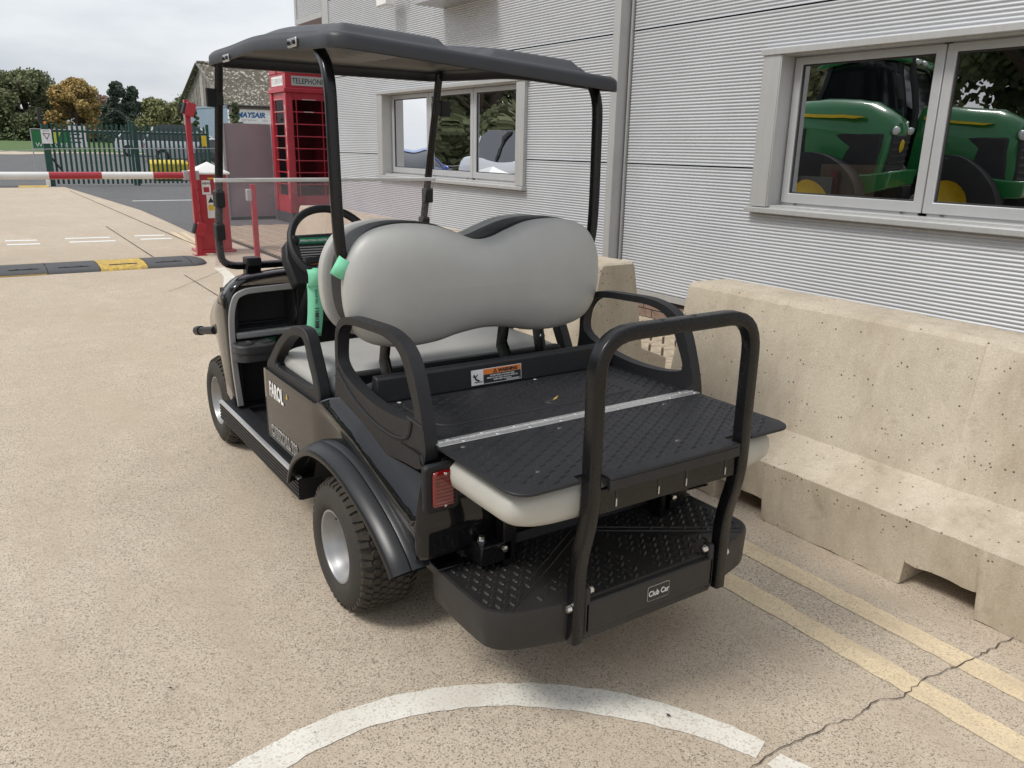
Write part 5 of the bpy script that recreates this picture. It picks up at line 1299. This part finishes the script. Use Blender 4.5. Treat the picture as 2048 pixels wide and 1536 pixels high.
G().add([bp(-.12, .35, 2.55), bp(-.12, 3.3, 2.55), bp(-.12, 3.3, 3.92), bp(-.12, .35, 3.92)], [(0, 1, 2, 3)]).obj('board', M_LABEL, ms)
text('lettering', 'MAYSAIR', .52, bp(-.14, .50, 3.35), tuple(rd), (0, 0, 1), mat('sign_blue', (.015, .12, .32), .6), ms, sx=.98, bold=.02, shear=.25)
text('lettering', 'NETWORK', .20, bp(-.14, .85, 3.08), tuple(rd), (0, 0, 1), M_TRIM, ms, sx=1.1); text('lettering', 'LTD', .20, bp(-.14, 2.35, 3.08), tuple(rd), (0, 0, 1), M_TRIM, ms, sx=1.1)
for k in range(3): G().add([bp(-.135, .9+.2*k, 2.9-.13*k), bp(-.135, 2.9, 2.9-.13*k), bp(-.135, 2.9, 2.93-.13*k), bp(-.135, .9+.2*k, 2.93-.13*k)], [(0, 1, 2, 3)]).obj('print_line', M_TRIM, ms)

# ------------------------------------------------------------------ trees
def leafmat(name, c, var=.45): 
    m = mat(name, c, .85, var=var, vs_=1.1, spec=.2); return m
def tree(x, y, h, r, m, label, kind='round', n=5200, seed=1, leaf=.34, base=.16, z=None, group='trees beyond the gate'):
    rnd = random.Random(seed); z0 = gz(y) if z is None else z
    e = thing({'round': 'broadleaf_tree', 'conifer': 'conifer_tree'}[kind], label, 'tree', (x, y, z0), group)
    tr = G(); tr.tube([(x, y, z0-.2), (x+.1*r*.3, y, z0+h*.25), (x-.05*r, y, z0+h*.6)], r*.07, n=8)
    limbs = []
    if kind == 'round':
        for k in range(9):
            a = rnd.uniform(0, 2*PI); l_ = rnd.uniform(.5, .9)*r; zz = z0+h*rnd.uniform(.18, .5)
            p = (x+math.cos(a)*l_, y+math.sin(a)*l_, zz+h*rnd.uniform(.15, .35)); limbs.append(p)
            tr.tube([(x, y, zz), (x+math.cos(a)*l_*.5, y+math.sin(a)*l_*.5, zz+h*.10), p], r*.025, n=6)
    tr.obj('trunk', M_BARK, e, smooth=True)
    clumps = []
    if kind == 'round':
        for k in range(46):
            a = rnd.uniform(0, 2*PI); v = rnd.uniform(0, 1); zz = base+(1-base)*v
            prof = math.sin(PI*min(1, (v*.86+.12)))**.6; d = prof*math.sqrt(rnd.uniform(.15, 1.0))*.88
            clumps.append((x+math.cos(a)*r*d, y+math.sin(a)*r*d, z0+h*base*.4+(h*(1-base*.4)-r*.30)*zz, r*rnd.uniform(.18, .32)))
    else:
        for k in range(60):
            v = rnd.uniform(0, 1); a = rnd.uniform(0, 2*PI); d = (1-v)**.6*rnd.uniform(.2, 1)*.95
            clumps.append((x+math.cos(a)*r*d, y+math.sin(a)*r*d, z0+h*(base+(1-base)*v*.96), r*(.13+.20*(1-v))*rnd.uniform(.7, 1.2)))
    g = G(); per = n//len(clumps)
    for cx, cy, cz, cr_ in clumps:
        for k in range(per):
            u = rnd.gauss(0, 1); v = rnd.gauss(0, 1); w = rnd.gauss(0, 1); d = math.sqrt(u*u+v*v+w*w) or 1; q = cr_*rnd.uniform(.45, 1.08)
            px_, py_, pz_ = cx+u/d*q, cy+v/d*q, cz+w/d*q*.85
            if pz_ < z0+h*base*.5: continue
            s = leaf*rnd.uniform(.55, 1.25)
            ax = Vector((rnd.gauss(0, 1), rnd.gauss(0, 1), rnd.gauss(0, 1))).normalized(); bx = ax.orthogonal().normalized()*s; ax = ax*s*.7
            o = len(g.v); c = Vector((px_, py_, pz_))
            g.v += [tuple(c-ax), tuple(c+bx*.6), tuple(c+ax), tuple(c-bx*.6)]; g.f.append((o, o+1, o+2, o+3))
    g.obj('crown', m, e)
    return e
LG = leafmat('oak_leaves', (.165, .18, .095)); LY = leafmat('yellow_leaves', (.40, .285, .11)); LB = leafmat('russet_leaves', (.21, .145, .11)); LC = leafmat('conifer_leaves', (.07, .095, .07)); LM = leafmat('mid_green_leaves', (.19, .195, .085)); LH = leafmat('hedge_leaves', (.10, .13, .06))
tree(7.2, 125, 9.4, 5.6, LG, 'large dull green oak tree behind gate post lamp', n=34000, seed=3, leaf=.28, base=.06)
tree(2.0, 134, 8.8, 5.0, LG, 'dull green tree at the far end of the path', n=22000, seed=4, leaf=.32, base=.05)
tree(12.0, 117, 8.2, 3.6, LY, 'autumn yellow tree beside the large oak', n=20000, seed=5, leaf=.22, base=.04)
tree(15.2, 121, 6.6, 3.4, LB, 'russet brown tree between yellow tree and dark conifers', n=18000, seed=6, leaf=.22, base=.05)
tree(16.0, 110, 7.2, 3.0, LC, 'dark green spiky conifer rising above the hedge line', 'conifer', n=12000, seed=7, leaf=.22, base=.0)
tree(17.9, 112, 6.9, 3.2, LC, 'dark green conifer next to the spiky conifer', 'conifer', n=12000, seed=8, leaf=.22, base=.0)
tree(18.6, 101, 5.4, 3.4, LM, 'yellow green bushy tree behind parked white hatchback', n=15000, seed=9, leaf=.24, base=.02)
tree(22.2, 104, 5.6, 3.6, LM, 'yellow green bushy tree behind the silver estate car', n=15000, seed=10, leaf=.24, base=.02)
tree(20.0, 88, 6.2, 2.6, LG, 'slender grey green tree rising beside barn gable', n=11000, seed=11, leaf=.22, base=.02)
tree(30.5, 97, 9.0, 4.0, LH, 'dark tree peeping above the barn ridge', n=6000, seed=12, leaf=.3)
tree(12.6, 58.2, 3.5, .55, LH, 'narrow green conifer in front of blue barn sheeting', 'conifer', n=3000, seed=13, leaf=.12, base=.0)
tree(15.15, 57.3, 3.6, 1.0, LH, 'green conifer growing against the company sign', 'conifer', n=4000, seed=14, leaf=.12, base=.0)
# low scrub closing the view below the crowns
sh_ = G(); rnd = random.Random(21)
for k in range(26000):
    x = rnd.uniform(-30, 48); y = rnd.uniform(104, 150)*.5+60+rnd.uniform(0, 12); zz = gz(y)+abs(rnd.gauss(0, .9 if k % 2 else 2.0)); s = rnd.uniform(.12, .32)
    ax = Vector((rnd.gauss(0, 1), rnd.gauss(0, 1), rnd.gauss(0, 1))).normalized(); bx = ax.orthogonal().normalized()*s; ax = ax*s*.7; c = Vector((x, y, zz)); o = len(sh_.v)
    sh_.v += [tuple(c-ax), tuple(c+bx*.6), tuple(c+ax), tuple(c-bx*.6)]; sh_.f.append((o, o+1, o+2, o+3))
o = sh_.obj('undergrowth', LH); o['kind'] = 'stuff'; tag(o, 'dark low undergrowth below the far trees', 'undergrowth')

# ------------------------------------------------------------------ what the windows reflect: tractors, cars and trees left of the drive
M_JDG = mat('tractor_green', (.018, .19, .05), .3, var=.05, coat=.8); M_JDY = mat('tractor_yellow', (.70, .50, .02), .4)
def tractor(M, label, full=True):
    e = thing('tractor', label, 'tractor', tuple(M.to_translation()), 'tractors parked across the drive')
    rows = []
    for y, hw, zt, zb in ((0, .34, 1.92, 1.15), (.05, .42, 2.05, 1.05), (.35, .47, 2.22, 1.0), (1.1, .50, 2.32, 1.05), (2.1, .52, 2.36, 1.1)):
        rows.append([(-hw, y, zb), (-hw*1.02, y, (zb+zt)/2), (-hw*.97, y, zt-.22), (-hw*.70, y, zt-.05), (0, y, zt), (hw*.70, y, zt-.05), (hw*.97, y, zt-.22), (hw*1.02, y, (zb+zt)/2), (hw, y, zb)])
    g = G().grid(rows); g.f.append(tuple(range(9))); g.xf(M).obj('hood', M_JDG, e, smooth=True, ang=45)
    G().box(-.36, .36, -.02, .05, 1.08, 1.78).box(-.485, .485, .10, .80, 1.15, 1.80).xf(M).obj('grille', M_GASKET, e, bevel=.03)
    for s in (-1, 1):
        G().prism([(.30, 2.0), (2.0, 2.16), (2.0, 2.09), (.45, 1.98)], 0, s*.46, s*.53).xf(M).obj('stripe', M_JDY, e)
        G().sphere((s*.30, -.005, 1.84), .13, .05, .07, 10, 6).xf(M).obj('headlight', M_CLAMP, e, smooth=True)
        for k in range(3): G().box(s*.50, s*.535, 1.15+k*.2, 1.25+k*.2, 1.45, 1.85).xf(M).obj('vent', M_GASKET, e)
        t = G().lathe([(0, .30), (0, .66), (.06, .74), (.44, .74), (.5, .66), (.5, .30)], (s*.72, .75, .74), 0, 32, s).xf(M).obj('front_tyre', M_TYRE2, e, smooth=True)
        G().lathe([(.30, 0), (.34, .2), (.44, .30), (.46, .32)], (s*.72, .75, .74), 0, 24, s).xf(M).obj('front_rim', M_JDY, t, smooth=True)
        t = G().lathe([(0, .55), (0, .88), (.06, .98), (.54, .98), (.6, .88), (.6, .55)], (s*.65, 3.4, .98), 0, 36, s).xf(M).obj('rear_tyre', M_TYRE2, e, smooth=True)
        G().lathe([(.34, 0), (.40, .3), (.54, .55), (.56, .58)], (s*.65, 3.4, .98), 0, 24, s).xf(M).obj('rear_rim', M_JDY, t, smooth=True)
        G().tube([(s*.62, 2.35, 1.95+k*0) for k in (0,)]+[(s*.72, 2.3, 3.0)], .05, n=6).xf(M).obj('cab_pillar', M_GASKET, e)
        G().tube([(s*.75, 3.75, 1.8), (s*.72, 3.6, 3.0)], .05, n=6).xf(M).obj('cab_pillar', M_GASKET, e)
        G().box(s*.95-.35, s*.95+.35, 2.9, 4.0, 1.98, 2.04).xf(M).obj('rear_fender', M_JDG, e, bevel=.02)
        G().box(s*1.12-.10, s*1.12+.10, 2.15, 2.2, 2.35, 2.75).xf(M).obj('mirror', M_GASKET, e, bevel=.02)
    G().prism([(2.25, 1.3), (2.35, 3.0), (3.7, 3.0), (3.85, 1.3)], 0, -.70, .70).xf(M).obj('cab', M_GLASSD, e, bevel=.03)
    G().prism([(2.1, 3.0), (2.1, 3.12), (2.6, 3.25), (3.6, 3.25), (3.9, 3.0)], 0, -.82, .82).xf(M).obj('cab_roof', M_JDG, e, bevel=.04)
    G().prism([(-.20, .95), (-.20, 1.22), (.3, 1.22), (.6, 1.05), (.6, .85)], 0, -.55, .55).xf(M).obj('front_weight', M_JDG, e, bevel=.03)
    G().box(-.35, .35, .3, 3.6, .7, 1.2).xf(M).obj('chassis', M_GASKET, e)
    G().tube([(.66, 2.12, 1.9), (.66, 2.12, 3.1), (.66, 2.2, 3.2)], .06, n=10).xf(M).obj('exhaust', M_GASKET, e)
    for q in (-.6, -.3, .3, .6): G().sphere((q, 2.06, 3.06), .09, .05, .05, 8, 6).xf(M).obj('cab_lamp', M_CLAMP, e)
    for q in range(6): G().box(-.34, .34, -.03, -.018, 1.14+q*.1, 1.17+q*.1).xf(M).obj('grille_bar', mat('grille_grey', (.06, .06, .065), .4), e)
    G().sphere((0, -.035, 1.60), .09, .02, .10, 12, 6).xf(M).obj('nose_badge', M_JDY, e)
    return e
tractor(Matrix.Translation((-5.75, 7.0, 0)) @ Matrix.Rotation(math.radians(-12), 4, 'Z') @ Matrix.Scale(1.06, 4), 'green and yellow tractor standing nearest the boom in the window reflection')
tractor(Matrix.Translation((-8.7, 5.9, 0)) @ Matrix.Rotation(math.radians(-10), 4, 'Z') @ Matrix.Scale(1.06, 4), 'green and yellow tractor standing beyond the first in the window reflection')
car(Matrix.Translation((-4.2, 14.6, 0)) @ Matrix.Rotation(math.radians(95), 4, 'Z'), P_WHT, 'white pickup reflected in the window behind the canopy post', 'pickup', 4.6, 1.85, 1.75)
car(Matrix.Translation((-2.9, 20.0, 0)) @ Matrix.Rotation(math.radians(100), 4, 'Z'), P_BLU, 'blue hatchback reflected in the window behind the canopy post', 'hatch', 4.1, 1.75, 1.5)
for k, (x, y, h, r, lb) in enumerate(((-13.5, 33, 8.0, 3.6, 'dull green tree beyond the reflected blue hatchback'), (-18, 27, 9, 4.0, 'dark leafy tree beyond the reflected white pickup'), (-22, 18, 9.5, 4.5, 'dull green tree between reflected pickup and tractors'),
                                      (-20, 10, 10, 4.5, 'dark leafy tree right behind the reflected tractors'), (-21, 1, 9.5, 4.5, 'dull green tree left of the reflected tractors'), (-18, -9, 9, 4, 'dark leafy tree farthest along the row behind tractors'))):
    tree(x, y, h, r, LH if k % 2 else LG, lb, n=18000, seed=40+k, leaf=.19, z=0, base=.06, group='trees left of the drive')

# ------------------------------------------------------------------ litter on the concrete
rnd = random.Random(5); M_LEAF = mat('brown_leaf', (.17, .10, .05), .9)
g = G()
for k in range(70):
    x, y = rnd.uniform(-2.5, 1.0), rnd.uniform(-1.6, 9); s = rnd.uniform(.003, .0065); a = rnd.uniform(0, 6); o = len(g.v)
    g.v += [(x+s*math.cos(a+q*PI/2)*(1.2 if q % 2 else .7), y+s*math.sin(a+q*PI/2)*(1.2 if q % 2 else .7), .006+rnd.uniform(0, .003)) for q in range(4)]; g.f.append((o, o+1, o+2, o+3))
o = g.obj('ground_litter', M_CRACK); o['kind'] = 'stuff'; tag(o, 'small dark bits of grit and leaf scattered on the concrete', 'grit')
